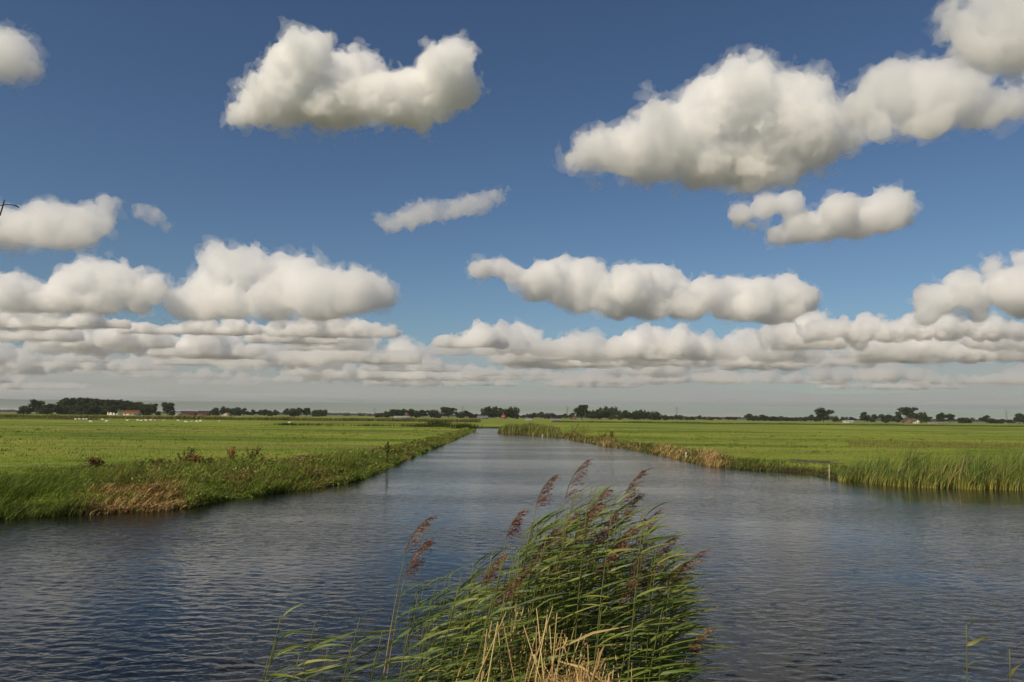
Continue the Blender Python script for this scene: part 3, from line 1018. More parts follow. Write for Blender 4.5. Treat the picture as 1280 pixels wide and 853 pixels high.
cluster([(561, 510, 15, 'round'), (575, 515, 10, 'bush'), (583, 514, 9, 'round'), (591, 517.3, 10, 'bush')], 'just left of the dense block', 'trees left of the dense block', 780)
cluster([(606, 510.3, 11, 'bush'), (613, 509.2, 11, 'bush'), (620, 509.6, 11, 'bush'), (627, 511, 10, 'bush'), (634, 512, 9, 'tall'), (643, 509.4, 12, 'bush')], 'in the dense block in line with the canal', 'trees of the dense block', 740)
cluster([(654, 519, 7, 'bush'), (662, 517.5, 7, 'bush'), (668, 516.5, 7, 'tall'), (676, 515.4, 10, 'bush'), (684, 517, 9, 'bush'), (692, 516.8, 6, 'round'), (699, 519, 8, 'bush'), (706, 517.5, 8, 'bush'), (716, 516.6, 8, 'bush')],
        'in the row right of the dense block', 'low tree row right of centre', 950)
cluster([(727, 507.3, 16, 'round', 'dark', 740, 'tall dark round tree standing highest right of centre'), (738, 514.5, 10, 'bush'), (745, 513, 10, 'bush'), (752, 511, 11, 'bush'), (760, 509.4, 12, 'bush'), (767, 509.6, 11, 'bush'), (775, 514, 9, 'bush'), (783, 513.8, 8, 'tall'), (790, 515.4, 9, 'bush'),
         (796, 514.2, 9, 'bush'), (802, 513.2, 10, 'bush'), (810, 515.3, 9, 'bush'), (817, 515, 10, 'bush'), (824, 516, 9, 'bush'), (829, 519, 7, 'bush')],
        'in the long wood right of centre', 'trees of the long wood right of centre', 800)
cluster([(838, 520.3, 9, 'bush'), (847, 519.2, 10, 'bush'), (858, 521, 9, 'bush'), (866, 521, 8, 'bush'), (873, 519.8, 8, 'bush'), (881, 521.3, 7, 'bush'), (890, 521.5, 8, 'bush'), (900, 521.6, 6, 'round'), (908, 521.2, 7, 'round'), (917, 521.7, 8, 'round', 'grey')],
        'in the hedge right of the long wood', 'low hedge row trees on the right', 1000)
cluster([(935, 517.8, 10, 'bush'), (943, 520, 8, 'bush'), (951, 519, 10, 'bush'), (960, 520.6, 9, 'bush'), (968, 521, 9, 'bush'), (976, 520.7, 9, 'bush'), (986, 521.8, 9, 'bush'), (994, 522, 8, 'bush'), (1003, 521.5, 9, 'bush'), (1012, 519.2, 10, 'bush'), (1022, 521, 8, 'bush')],
        'in the hedge left of the lone tree', 'hedge trees left of the tall lone tree', 900)
cluster([(1033, 511, 17, 'round', 'dark', 780, 'tall dark lone tree with ragged crown left of the white barn'), (1045, 520.5, 9, 'bush'), (1055, 521.5, 8, 'bush'), (1068, 521.8, 7, 'round'), (1078, 516, 8, 'tall'), (1086, 519.4, 9, 'bush'), (1092, 518.6, 8, 'bush'), (1106, 518.8, 15, 'bush', 'grey', 640), (1119, 521, 9, 'bush'), (1128, 521.4, 8, 'bush')],
        'between the lone tree and the domed tree', 'tree row on the right', 840)
cluster([(1139, 510, 21, 'wide', 'dark', 760, 'large dark domed tree over the brick cottage on the right'), (1148, 516, 10, 'bush'), (1163, 520.3, 8, 'round'), (1170, 523, 8, 'bush'), (1178, 516.8, 9, 'round'), (1188, 518, 10, 'wide'), (1197, 522.5, 9, 'bush'), (1206, 523, 9, 'bush'), (1216, 522.6, 12, 'bush'), (1228, 520, 13, 'bush'),
         (1240, 523.4, 11, 'bush'), (1251, 524.2, 10, 'bush'), (1262, 525, 10, 'bush'), (1274, 517.5, 11, 'wide'), (1284, 519, 12, 'bush')],
        'in the row around the domed tree', 'trees at the right edge of the horizon', 800)

# the last line of far woods, a continuous mass
s = Stuff()
n = 26000
xx = rng.uniform(-2900, 2900, n); yy = rng.uniform(3050, 3250, n)
prof_h = 8.5 + 3.5 * value_noise(np.stack([xx, yy * 0, yy * 0], 1), 60, 81) + 2.2 * value_noise(np.stack([xx, yy * 0, yy * 0], 1), 17, 82)
pos = np.stack([xx, yy, FIELD_Z + prof_h * rng.random(n)], 1)
s.leaves(pos, rng.uniform(3.0, 6.0, n), mixcol(n, *T_DARK), aspect=1.5)
s.build('far_woods', M_TREE, 'thin dark line of far woods along the whole horizon', 'woods')

# ------------------------------------------------------------------ farm buildings
def facing_panel(x0, x1, z0, z1, y):
    return box(x0, x1, y - 0.06, y, z0, z1)


MATC = {}


def cmat(col, rough=0.8):
    k = tuple(col)
    if k not in MATC:
        MATC[k] = plain('painted_or_brick', col, rough, 0.12, 1.2)
    return MATC[k]


M_PANE = plain('window_glass', (0.03, 0.035, 0.04), 0.1, 0.05, 1)
TILE_O = (0.42, 0.15, 0.06); TILE_R = (0.13, 0.050, 0.036); TILE_G = (0.17, 0.165, 0.16); BRICK = (0.20, 0.10, 0.07); WHITE = (0.64, 0.61, 0.54); BEIGE = (0.50, 0.42, 0.32)


def farm(name, label, cat, px0, px1, ytop, dist, wall, roof, eave=0.45, depth=9.0, windows=3, gable_front=False, chimney=True, group='farm buildings on the horizon'):
    dist *= 1.34
    x0 = A(px0, 520, dist).x; x1 = A(px1, 520, dist).x
    ztop = A((px0 + px1) / 2, ytop, dist).z
    H = max(2.1, ztop - FIELD_Z); W = x1 - x0; he = H * eave
    t = empty(name, ((x0 + x1) / 2, dist, FIELD_Z))
    w2, d2 = W / 2, depth / 2
    mb = MB()
    if gable_front:                                          # ridge runs away from the camera
        v = [(-w2, -d2, -0.2), (w2, -d2, -0.2), (w2, -d2, he), (0, -d2, H - 0.1), (-w2, -d2, he),
             (-w2, d2, -0.2), (w2, d2, -0.2), (w2, d2, he), (0, d2, H - 0.1), (-w2, d2, he)]
        mb.add(v, [(0, 1, 2, 4), (6, 5, 9, 7), (1, 6, 7, 2), (5, 0, 4, 9)], [(4, 2, 3), (7, 9, 8)])
        mb.build('wall', cmat(wall), t)
        r = MB()
        for sgn in (-1, 1):
            a = [(0, -d2 - 0.4, H), (0, d2 + 0.4, H), (sgn * (w2 + 0.4), d2 + 0.4, he - 0.25), (sgn * (w2 + 0.4), -d2 - 0.4, he - 0.25)]
            b = [(p[0], p[1], p[2] + 0.22) for p in a]
            r.add(a + b, [(0, 1, 2, 3), (4, 5, 6, 7), (0, 3, 7, 4), (1, 2, 6, 5), (2, 3, 7, 6), (0, 1, 5, 4)])
    else:
        v = [(-w2, -d2, -0.2), (-w2, d2, -0.2), (-w2, d2, he), (-w2, 0, H - 0.1), (-w2, -d2, he),
             (w2, -d2, -0.2), (w2, d2, -0.2), (w2, d2, he), (w2, 0, H - 0.1), (w2, -d2, he)]
        mb.add(v, [(1, 0, 4, 2), (5, 6, 7, 9), (0, 5, 9, 4), (6, 1, 2, 7)], [(2, 4, 3), (9, 7, 8)])
        mb.build('wall', cmat(wall), t)
        r = MB()
        for sgn in (-1, 1):
            a = [(-w2 - 0.4, 0, H), (w2 + 0.4, 0, H), (w2 + 0.4, sgn * (d2 + 0.4), he - 0.25), (-w2 - 0.4, sgn * (d2 + 0.4), he - 0.25)]
            b = [(p[0], p[1], p[2] + 0.22) for p in a]
            r.add(a + b, [(0, 1, 2, 3), (4, 5, 6, 7), (0, 3, 7, 4), (1, 2, 6, 5), (2, 3, 7, 6), (0, 1, 5, 4)])
    ro = r.build('roof', cmat(roof), t)
    if chimney:
        c = MB(); cx = w2 * 0.55 if not gable_front else 0.0
        c.box(cx - 0.4, cx + 0.4, -0.4, 0.4, H - 0.3, H + 1.1); c.build('chimney', cmat(BRICK), ro)
    for i in range(windows):
        xx = -w2 + W * (i + 0.5) / windows
        hw = min(0.6, W / windows * 0.3)
        if i == windows // 2 and windows > 2:
            m = MB(); m.box(xx - hw, xx + hw, -d2 - 0.05, -d2 + 0.05, 0, min(2.2, he * 0.85)); m.build('door', cmat((0.05, 0.09, 0.06)), t)
            continue
        m = MB(); m.box(xx - hw - 0.1, xx + hw + 0.1, -d2 - 0.04, -d2 + 0.05, he * 0.28, he * 0.86); wf = m.build('window', cmat(WHITE), t)
        m = MB(); m.box(xx - hw, xx + hw, -d2 - 0.07, -d2 + 0.02, he * 0.33, he * 0.81); m.build('pane', M_PANE, wf)
    return tag(t, label, cat, group)


farm('farmhouse', 'white-walled farmhouse with brown roof before the big wood', 'farmhouse', 136.5, 153, 512.5, 640, WHITE, (0.20, 0.12, 0.08), eave=0.62, windows=4)
farm('barn', 'long orange-roofed barn beside the white farmhouse', 'barn', 156, 174, 512.8, 640, BEIGE, TILE_O, eave=0.42, windows=3, chimney=False)
farm('shed', 'small beige shed left of the dark red barns', 'shed', 218.5, 226, 515.2, 760, BEIGE, BEIGE, eave=0.5, windows=2, chimney=False)
farm('barn', 'long dark red barn, left one of the red pair', 'barn', 226, 245, 514.2, 780, TILE_R, TILE_R, windows=4, chimney=False)
farm('barn', 'dark red barn touching the low wood, right one of the red pair', 'barn', 247.5, 262, 514.0, 780, TILE_R, TILE_R, windows=3, chimney=False)
farm('shed', 'pale sandy shed in front of the low wood', 'shed', 279, 288, 516.3, 700, BEIGE, (0.40, 0.34, 0.22), eave=0.4, windows=2, chimney=False, gable_front=True)
farm('greenhouse', 'low pale greenhouse among the olive trees', 'greenhouse', 493, 512, 520.2, 640, WHITE, (0.62, 0.60, 0.56), eave=0.6, windows=6, chimney=False)
farm('cottage', 'small orange brick cottage behind the low greenhouse', 'cottage', 505.5, 510.5, 516.8, 660, BRICK, (0.45, 0.24, 0.14), windows=2, gable_front=True)
farm('shed', 'grey-roofed shed left of the dense tree block', 'shed', 597, 610, 519.6, 650, TILE_G, (0.34, 0.33, 0.30), eave=0.45, windows=3, chimney=False)
farm('cottage', 'little bright red cottage in front of the dense tree block', 'cottage', 626.6, 631.6, 516.8, 660, (0.30, 0.06, 0.05), (0.32, 0.07, 0.05), windows=2, gable_front=True, eave=0.55)
farm('shed', 'low white shed beyond the promontory reeds', 'shed', 657, 664, 524.4, 420, BEIGE, (0.60, 0.57, 0.52), windows=2, chimney=False)
farm('shed', 'low pinkish shed right of the white one beyond the promontory', 'shed', 688, 700, 524.6, 430, BEIGE, (0.50, 0.38, 0.30), windows=3, chimney=False)
farm('cottage', 'tiny dark red cottage left of the tall tree right of centre', 'cottage', 714.5, 720, 519.2, 760, TILE_R, TILE_R, windows=2, gable_front=True)
farm('barn', 'low white barn right of the tall lone tree', 'barn', 1054, 1066, 525.4, 640, WHITE, (0.70, 0.68, 0.63), eave=0.6, windows=3, chimney=False)
farm('cottage', 'brick cottage under the large domed tree', 'cottage', 1130, 1137.5, 522.4, 620, BRICK, (0.30, 0.16, 0.11), windows=2, gable_front=True)
farm('cottage', 'white-gabled cottage just right of the brick one', 'cottage', 1141, 1147, 524.6, 625, WHITE, (0.34, 0.22, 0.15), windows=2, gable_front=True)
farm('shed', 'long low beige shed right of the two cottages', 'shed', 1160, 1178, 527.6, 640, BEIGE, (0.45, 0.38, 0.28), windows=4, chimney=False)


# ------------------------------------------------------------------ pylons
def pylon(px, top, dist, label):
    p = A(px, 520, dist); H = A(px, top, dist).z - FIELD_Z
    t = empty('pylon', (p.x, dist, FIELD_Z), 0.35)
    b0, b1 = H * 0.085, H * 0.016
    th = dist * 0.00011
    q = lambda z: b0 + (b1 - b0) * min(1, z / (H * 0.72))
    for sx in (-1, 1):
        for sy in (-1, 1):
            m = MB(); m.tube([(sx * b0, sy * b0, -0.5), (sx * b1, sy * b1, H * 0.72), (sx * b1 * 0.8, sy * b1 * 0.8, H)], [th * 1.4, th, th * 0.7], 4); m.build('leg', M_STEEL, t)
    for i in range(7):
        z0, z1 = H * 0.1 * i, H * 0.1 * (i + 1); m = MB()
        for sy in (-1, 1):
            m.tube([(-q(z0), sy * q(z0), z0), (q(z1), sy * q(z1), z1)], th * 0.6, 4); m.tube([(q(z0), sy * q(z0), z0), (-q(z1), sy * q(z1), z1)], th * 0.6, 4)
            m.tube([(sy * q(z0), -q(z0), z0), (sy * q(z1), q(z1), z1)], th * 0.6, 4)
        o = m.build('brace', M_STEEL, t); o['kind'] = 'stuff'
    for z, w in ((0.70, 0.17), (0.82, 0.22), (0.94, 0.15)):
        m = MB()
        m.tube([(-w * H, 0, z * H), (w * H, 0, z * H)], th, 4)
        m.tube([(-w * H, 0, z * H), (0, 0, z * H + 0.05 * H), (w * H, 0, z * H)], th * 0.7, 4)
        c = m.build('crossarm', M_STEEL, t)
        for sx in (-1, 1):
            m = MB(); m.tube([(sx * w * H * 0.96, 0, z * H), (sx * w * H * 0.96, 0, z * H - 0.05 * H)], th * 0.8, 5); m.build('insulator', M_STEEL, c)
    return tag(t, label, 'pylon', 'power pylons on the horizon')


pylon(468, 509.5, 3000, 'faint lattice pylon left of the pale greenhouse')
pylon(578, 508, 2800, 'faint lattice pylon just left of the dense tree block')
pylon(709, 508, 2400, 'lattice pylon left of the tall round tree right of centre')
pylon(846, 508.3, 2200, 'lattice pylon over the low hedge right of the long wood')
pylon(1258, 511.5, 2000, 'lattice pylon near the right edge of the horizon')


# ------------------------------------------------------------------ sheep
def capsule_field(P, a, b, ra, rb):
    a = np.array(a); b = np.array(b); ab = b - a
    t = np.clip(((P - a) @ ab) / (ab @ ab), 0, 1)
    return np.linalg.norm(P - a - t[..., None] * ab, axis=-1) - (ra + (rb - ra) * t)


def animal_mesh(name, caps, cell=0.03, k=0.025):
    c = np.array([p for q in caps for p in (q[0], q[1])]); lo = c.min(0) - 0.42; hi = c.max(0) + 0.42
    n = np.ceil((hi - lo) / cell).astype(int)
    P = np.stack(np.meshgrid(*[lo[i] + np.arange(n[i]) * cell for i in range(3)], indexing='ij'), -1)
    acc = 0
    for q in caps:
        acc = acc + np.exp(np.clip(-capsule_field(P, *q) / k, -40, 60))
    V, Q = surface_nets((-k * np.log(acc + 1e-16)).astype(np.float32), lo, cell)
    return fast_mesh(name, V, Q, smooth=True)


legs = []
for sx, kx in ((0.33, 0.02), (-0.34, -0.03)):
    for sy in (-0.13, 0.13):
        legs += [((sx, sy, 0.48), (sx + kx, sy, 0.25), 0.085, 0.045), ((sx + kx, sy, 0.25), (sx, sy, 0.02), 0.042, 0.032)]
body = [((0.30, 0, 0.58), (-0.30, 0, 0.60), 0.235, 0.25), ((0.32, 0, 0.5), (0.0, 0, 0.48), 0.17, 0.16), ((-0.5, 0, 0.62), (-0.56, 0, 0.45), 0.06, 0.035)]
graze = animal_mesh('sheep', legs + body + [((0.42, 0, 0.60), (0.66, 0, 0.36), 0.14, 0.09), ((0.66, 0, 0.34), (0.74, 0, 0.12), 0.085, 0.05), ((0.64, 0.05, 0.36), (0.60, 0.15, 0.34), 0.03, 0.02), ((0.64, -0.05, 0.36), (0.60, -0.15, 0.34), 0.03, 0.02)])
stand = animal_mesh('sheep', legs + body + [((0.42, 0, 0.66), (0.62, 0, 0.86), 0.14, 0.09), ((0.62, 0, 0.90), (0.80, 0, 0.80), 0.085, 0.05), ((0.60, 0.05, 0.92), (0.56, 0.16, 0.93), 0.03, 0.02), ((0.60, -0.05, 0.92), (0.56, -0.16, 0.93), 0.03, 0.02)])
lying = animal_mesh('sheep', [((0.30, 0, 0.20), (-0.30, 0, 0.22), 0.24, 0.26), ((0.42, 0, 0.3), (0.58, 0, 0.50), 0.13, 0.09), ((0.58, 0, 0.54), (0.76, 0, 0.45), 0.085, 0.05), ((0.35, 0.14, 0.05), (0.6, 0.16, 0.04), 0.05, 0.035), ((-0.2, -0.2, 0.05), (0.1, -0.24, 0.04), 0.06, 0.04)])
for m_ in (graze, stand, lying):
    m_.materials.append(M_WOOL)
sheep_px = [(113, 529, graze, 0.2), (133, 528.5, stand, 0.1), (94.5, 525.5, graze, 3.0), (99, 525.4, graze, 0.2), (104, 525.5, stand, 0.4), (108, 525.4, graze, 2.9), (128, 525.8, graze, 0.1), (159, 526.2, lying, 0.0),
            (172, 527, graze, 0.1), (176.5, 526.5, lying, 0.3), (182.5, 527.2, stand, 3.1), (188.5, 526.6, graze, 3.3), (194, 526.7, graze, 1.1), (204.8, 527.4, stand, 1.2), (222.5, 527.3, graze, 0.3), (232.3, 529, graze, 0.2),
            (240, 527.6, lying, 1.4), (246, 528.6, graze, 0.1), (250.8, 527.8, stand, 3.0), (274.3, 528.2, stand, 1.5), (361.5, 529, lying, 0.1)]
sheep_px = sorted(sheep_px, key=lambda q: q[0])
for i, (px, py, me, rz) in enumerate(sheep_px):
    p = G(px, py, FIELD_Z)
    o = link('sheep', me, None, None, (p.x, p.y, float(ground_z(np.array([p.x]), np.array([p.y]))[0]) - 0.01))
    o.rotation_euler = (0, 0, rz)
    s_ = 0.85
    o.scale = (s_, s_, s_)
    pose = 'grazing' if me is graze else ('standing' if me is stand else 'lying')
    lab = 'white sheep %s, %s from the left in the left meadow flock' % (pose, ORD[i]) if i < 20 else 'white sheep lying alone far right of the meadow flock'
    tag(o, lab, 'sheep', 'sheep in the left meadow')
for px, py, rz, lab in ((546, 533.6, 0.2, 'white sheep left of the pair beside the tallest rush clump'), (553.5, 533.4, 1.3, 'white sheep right of the pair beside the tallest rush clump')):
    p = G(px, py, FIELD_Z)
    o = link('sheep', graze if rz < 1 else stand, None, None, (p.x, p.y, FIELD_Z - 0.01)); o.rotation_euler = (0, 0, rz)
    tag(o, lab, 'sheep', 'sheep in the left meadow')


# ------------------------------------------------------------------ stakes in the water's edge
def stake(px, py, top, wid_px, label, lean=0.02):
    p = G(px, py, 0.0); h = A(px, top, p.y).z; r = wid_px * p.y / F_PX / 2
    t = empty('mooring_stake', (p.x, p.y, 0.0))
    m = MB(); m.tube([(0, 0, -0.7), (lean * 0.5, 0, h * 0.5), (lean, 0, h - r * 0.4), (lean, 0, h)], [r, r, r * 0.97, r * 0.7], 10); m.build('post', M_WOOD if 'grey' in label else M_PALE, t)
    m = MB(); m.tube([(lean * 0.8, 0, h * 0.72), (lean * 0.85, 0, h * 0.80)], r * 1.06, 10); m.build('band', M_STEEL, t)
    return tag(t, label, 'stake', 'stakes along the right shore')


M_PALE = plain('pale_painted_wood', (0.44, 0.38, 0.23), 0.7, 0.12, 10)
stake(857.5, 575.5, 565.3, 2.6, 'pale cream stake between the two tan tufts on the right shore')
stake(1036.5, 598.2, 581, 1.4, 'thin pale stake left of the sweet flag bed', 0.03)
stake(827, 566.5, 559.8, 2.0, 'short pale stake farther along the right shore', 0.04)
stake(678, 546.5, 543, 1.6, 'tiny pale stake by the promontory shore', 0.04)


# ------------------------------------------------------------------ leafless sapling whose twig reaches in at the left
p0 = Vector((-2.35, 1.9, float(ground_z(np.array([-2.35]), np.array([1.9]))[0])))
t = empty('bare_sapling', p0)
tw = lambda x, y: Vector(A(x, y, 2.25)) - p0
M_TWIG = plain('twig_bark', (0.022, 0.017, 0.014), 0.9, 0.3, 30)
m = MB(); m.tube([(0, 0, -0.1), (0.1, 0.05, 0.9), (0.25, 0.15, 1.7), tw(-70, 300)], [0.016, 0.013, 0.010, 0.007], 7); m.build('stem', M_TWIG, t)
m = MB(); m.tube([tw(-70, 300), tw(-30, 285), tw(0, 269), tw(3.2, 259), tw(5.5, 250.5)], [0.007, 0.005, 0.0026, 0.0022, 0.0020], 6); m.build('twig', M_TWIG, t)
m = MB(); m.tube([tw(-70, 300), tw(-45, 270), tw(-18, 259), tw(0, 257), tw(9, 255.8), tw(16, 256.4), tw(20, 257.4), tw(23.5, 259.2)], [0.006, 0.004, 0.002, 0.0016, 0.0014, 0.0015, 0.0018, 0.0022], 6); m.build('twig', M_TWIG, t)
m = MB(); m.tube([(0.1, 0.05, 0.9), (-0.1, 0.1, 1.3), (-0.25, 0.05, 1.75)], [0.009, 0.006, 0.003], 6); m.build('twig', M_TWIG, t)
tag(t, 'bare dark sapling at the left edge, only a twig tip in view', 'sapling')

# ------------------------------------------------------------------ foreground reeds
rr = np.random.default_rng(12)
WIND = Vector((1.0, 0.12, 0.0)).normalized()


def ribbon(pts, widths, ups):
    """tapered leaf strip with a shallow fold along its midrib"""
    n = len(pts); V, Q, T = [], [], []
    for i in range(n):
        d = (pts[min(i + 1, n - 1)] - pts[max(i - 1, 0)]).normalized()
        sd_ = d.cross(ups[i])
        if sd_.length < 1e-4: sd_ = d.cross(Vector((0, 1, 0)))
        sd_.normalize(); up = sd_.cross(d)
        w = widths[i] * 0.5
        V += [pts[i] - sd_ * w + up * w * 0.25, pts[i], pts[i] + sd_ * w + up * w * 0.25]
    for i in range(n - 1):
        a = 3 * i
        Q += [(a, a + 1, a + 4, a + 3), (a + 1, a + 2, a + 5, a + 4)]
    return V, Q


R_GREEN = [(0.120, 0.175, 0.036), (0.160, 0.210, 0.042), (0.215, 0.250, 0.052), (0.080, 0.125, 0.028), (0.290, 0.270, 0.075)]
R_PLUME = [(0.22, 0.105, 0.080), (0.28, 0.145, 0.10), (0.34, 0.21, 0.13), (0.17, 0.075, 0.062)]
R_STRAW = [(0.42, 0.30, 0.12), (0.52, 0.38, 0.16), (0.34, 0.22, 0.09)]


def stem_curve(h, bend, side, exp=2.3):
    def P(t):
        return Vector((0, 0, h * t * (1 - 0.10 * bend * t))) + WIND * (bend * h * t ** exp) + Vector((0, side * h * t * t, 0))
    return P


def leaf_mesh(P, t, L, w, yside, up0, col, droop):
    p = P(t)
    d0 = (Vector((0, 0, up0)) + WIND * 0.75 + Vector((0, yside, 0))).normalized()
    d1 = (WIND + Vector((0, yside * 0.5, -droop))).normalized()
    pts, wd, ups = [p], [w * 0.45], [Vector((0, 0, 1))]
    n = 7
    roll = rr.normal() * 0.8
    for i in range(1, n + 1):
        s = i / n
        d = (d0 * (1 - s) + d1 * s).normalized()
        p = p + d * (L / n)
        pts.append(p)
        wd.append(w * (1.0 if s < 0.35 else max(0.02, (1 - (s - 0.35) / 0.65) ** 0.8)))
        tw_ = roll * (0.4 + s)
        ups.append(Vector((0, math.sin(tw_), math.cos(tw_))))
    V, Q = ribbon(pts, wd, ups)
    c = np.array(col) * (1 + rr.normal() * 0.12)
    cc = np.repeat(np.clip(c, 0.004, 1)[None], len(V), 0)
    if rr.random() < 0.3:
        cc[-6:] = cc[-6:] * 0.4 + np.array([0.3, 0.2, 0.08]) * 0.6       # withered tip
    return fast_mesh('leaf', [tuple(v) for v in V], Q, None, cc)


def plume_mesh(P, L, n=52, open_=1.05):
    """feathery panicle nodding down the wind"""
    e = P(1.0); d = (P(1.0) - P(0.93)).normalized()
    ax, p = [e], e
    m = 8
    for i in range(m):
        s = (i + 1) / m
        dd = (d * (1 - 0.45 * s) + WIND * 0.55 * s + Vector((0, 0, -0.04 * s))).normalized()
        p = p + dd * L / m; ax.append(p)
    V, Q, T, C = [], [], [], []
    def add(v, q, c):
        k = len(V); V.extend(v); Q.extend([tuple(a + k for a in f) for f in q]); C.extend([c] * len(v))
    v, q = ribbon(ax, [0.004] * len(ax), [Vector((0, 1, 0.2))] * len(ax))
    add(v, q, (0.16, 0.12, 0.05))
    for b in range(n):
        s = rr.random() ** 1.15
        i = min(int(s * m), m - 1); f = s * m - i
        p = ax[i] * (1 - f) + ax[i + 1] * f
        td = (ax[i + 1] - ax[i]).normalized()
        out = Vector((rr.normal() * 0.45 + 0.6, rr.normal() * 0.55, rr.normal() * 0.4 - 0.12)) * open_
        bl = L * 0.42 * (1 - 0.62 * s) * rr.uniform(0.6, 1.2)
        pts = [p]
        for j in range(1, 5):
            u = j / 4
            dd = (td * 0.55 + out * 0.75 * (1 - 0.3 * u) + WIND * 0.55 * u + Vector((0, 0, -0.20 * u * u))).normalized()
            pts.append(pts[-1] + dd * bl / 4)
        c = np.array(R_PLUME[rr.integers(0, 4)]) * (1 + rr.normal() * 0.15)
        v, q = ribbon(pts, [0.0016, 0.002, 0.0024, 0.002, 0.0006], [Vector((0, rr.normal(), rr.normal()))] * 5)
        add(v, q, tuple(c))
        for j in range(8):                                   # spikelets
            u = rr.uniform(0.15, 1.0) * 4; a = min(int(u), 3); g = u - a
            o = pts[a] * (1 - g) + pts[a + 1] * g
            dd = ((pts[a + 1] - pts[a]).normalized() + Vector((rr.normal(), rr.normal(), rr.normal())) * 0.4).normalized()
            sdv = dd.cross(Vector((rr.normal(), rr.normal(), rr.normal()))).normalized()
            ln = rr.uniform(0.009, 0.017)
            add([o, o + dd * ln * 0.5 + sdv * 0.0022, o + dd * ln, o + dd * ln * 0.5 - sdv * 0.0022], [(0, 1, 2, 3)], tuple(np.clip(c * rr.uniform(0.7, 1.5), 0.01, 1)))
    return fast_mesh('plume', [tuple(v) for v in V], Q, None, np.array(C)), ax


def reed(base, h, bend, side, label, group, plume=True, leaves=10, tmin=0.45, straw=False, plume_len=0.21, leaf_len=0.29, dark=1.0, stem_r=0.0042):
    t = empty('reed', base)
    P = stem_curve(h, bend, side)
    mb = MB()
    ts = [0, 0.2, 0.4, 0.55, 0.7, 0.8, 0.88, 0.95, 1.0]
    mb.tube([P(u) for u in ts], [stem_r * (1 - 0.55 * u) for u in ts], 6)
    me = mb.mesh('stem', True)
    nv = len(me.vertices)
    lo = np.array(R_STRAW[rr.integers(0, 3)]); hi = np.array((0.16, 0.17, 0.045))
    u = np.repeat(np.array(ts), 6)[:, None]
    f = smooth01((u - (0.75 if straw else 0.42)) / 0.25)
    c = np.ones((nv, 4), np.float32); c[:, :3] = lo * (1 - f) + hi * f
    at = me.color_attributes.new('tint', 'FLOAT_COLOR', 'POINT'); at.data.foreach_set('color', c.ravel())
    link('stem', me, M_REED, t)
    for i in range(leaves):
        tt = tmin + (0.965 - tmin) * (i + rr.uniform(0.2, 0.8)) / leaves
        ysd = (0.55 if i % 2 else -0.55) * rr.uniform(0.2, 1.0)
        L = leaf_len * rr.uniform(0.7, 1.2) * (0.75 if tt > 0.88 else 1.0)
        col = np.array(R_GREEN[rr.choice(5, p=[.28, .3, .2, .14, .08])]) * dark
        link('leaf', leaf_mesh(P, tt, L, rr.uniform(0.009, 0.0155), ysd, rr.uniform(0.05, 0.8), col, rr.uniform(-0.3, 0.24)), M_REED, t)
    if not plume:                                            # the youngest leaf carries on the stem
        link('leaf', leaf_mesh(P, 0.985, leaf_len * 0.6, 0.009, rr.normal() * 0.2, 1.1, np.array(R_GREEN[1]) * dark, -0.15), M_REED, t)
    if plume:
        me, ax = plume_mesh(P, plume_len * rr.uniform(0.8, 1.15), int(rr.integers(34, 60)), rr.uniform(0.75, 1.35))
        link('plume', me, M_PLUME, t)
    return tag(t, label, 'reed', group)


M_PLUME = leafy('reed_plume', 1.0, 0.35, 0.7, 0.15)
GRP = 'reeds in the foreground clump'


def reed_by_tip(px, py, Y, bend, label, plume=True, plume_len=0.21, **k):
    """a reed whose plume ends at a given spot; its foot stands in the shallows below"""
    tip = Vector(A(px, py, Y)); z0 = float(ground_z(np.array([tip.x - 0.4]), np.array([Y]))[0]) - 0.08
    pl = plume_len if plume else 0.0
    top = tip - (WIND * 0.62 + Vector((0, 0, 0.62))).normalized() * pl * 0.9 if plume else tip
    h = (top.z - z0) / (1 - 0.10 * bend)
    base = Vector((top.x, top.y, z0)) - WIND * (bend * h) - Vector((0, k.get('side', 0) * h, 0))
    k.setdefault('side', 0.0); sd_ = k.pop('side')
    return reed(base, h, bend, sd_, label, GRP, plume, plume_len=plume_len, **k)


# reeds whose plumes stand out against the water
reed_by_tip(546, 654, 3.55, 0.08, 'tall reed with purple plume and straw stem, leftmost of the main clump', plume_len=0.23, leaves=14, tmin=0.58, straw=True)
reed_by_tip(538, 690, 3.65, 0.08, 'reed with its plume just below the leftmost purple one', plume_len=0.19, leaves=13, tmin=0.58, straw=True)
reed_by_tip(662, 644, 3.9, 0.08, 'reed with faint plume left of the highest three', plume_len=0.19, leaves=9)
reed_by_tip(697, 607, 4.2, 0.06, 'slender reed with thin pale plume, left of the highest one', plume_len=0.19, leaves=6)
reed_by_tip(741, 588, 3.95, 0.07, 'highest reed with upright plume at the top of the clump', plume_len=0.23)
reed_by_tip(812, 594, 3.95, 0.11, 'reed with broad nodding plume, right of the highest one', plume_len=0.24)
reed_by_tip(765, 618, 3.9, 0.11, 'reed with bushy plume tucked under the highest one', plume_len=0.21)
reed_by_tip(805, 622, 4.0, 0.11, 'reed with plume hanging just below the broad nodding one', plume_len=0.19)
reed_by_tip(690, 683, 3.6, 0.14, 'reed with dark plume at the left shoulder of the clump', plume_len=0.23)
reed_by_tip(634, 698, 3.6, 0.12, 'reed with small plume over the left flank of the clump', plume_len=0.19)
reed_by_tip(668, 712, 3.35, 0.09, 'reed with dark drooping plume in the middle of the left flank', plume_len=0.21)
reed_by_tip(822, 652, 3.9, 0.13, 'reed with reddish plume in the row on the right shoulder', plume_len=0.24)
reed_by_tip(800, 660, 3.8, 0.12, 'reed with reddish plume, left one of the right shoulder row', plume_len=0.22)
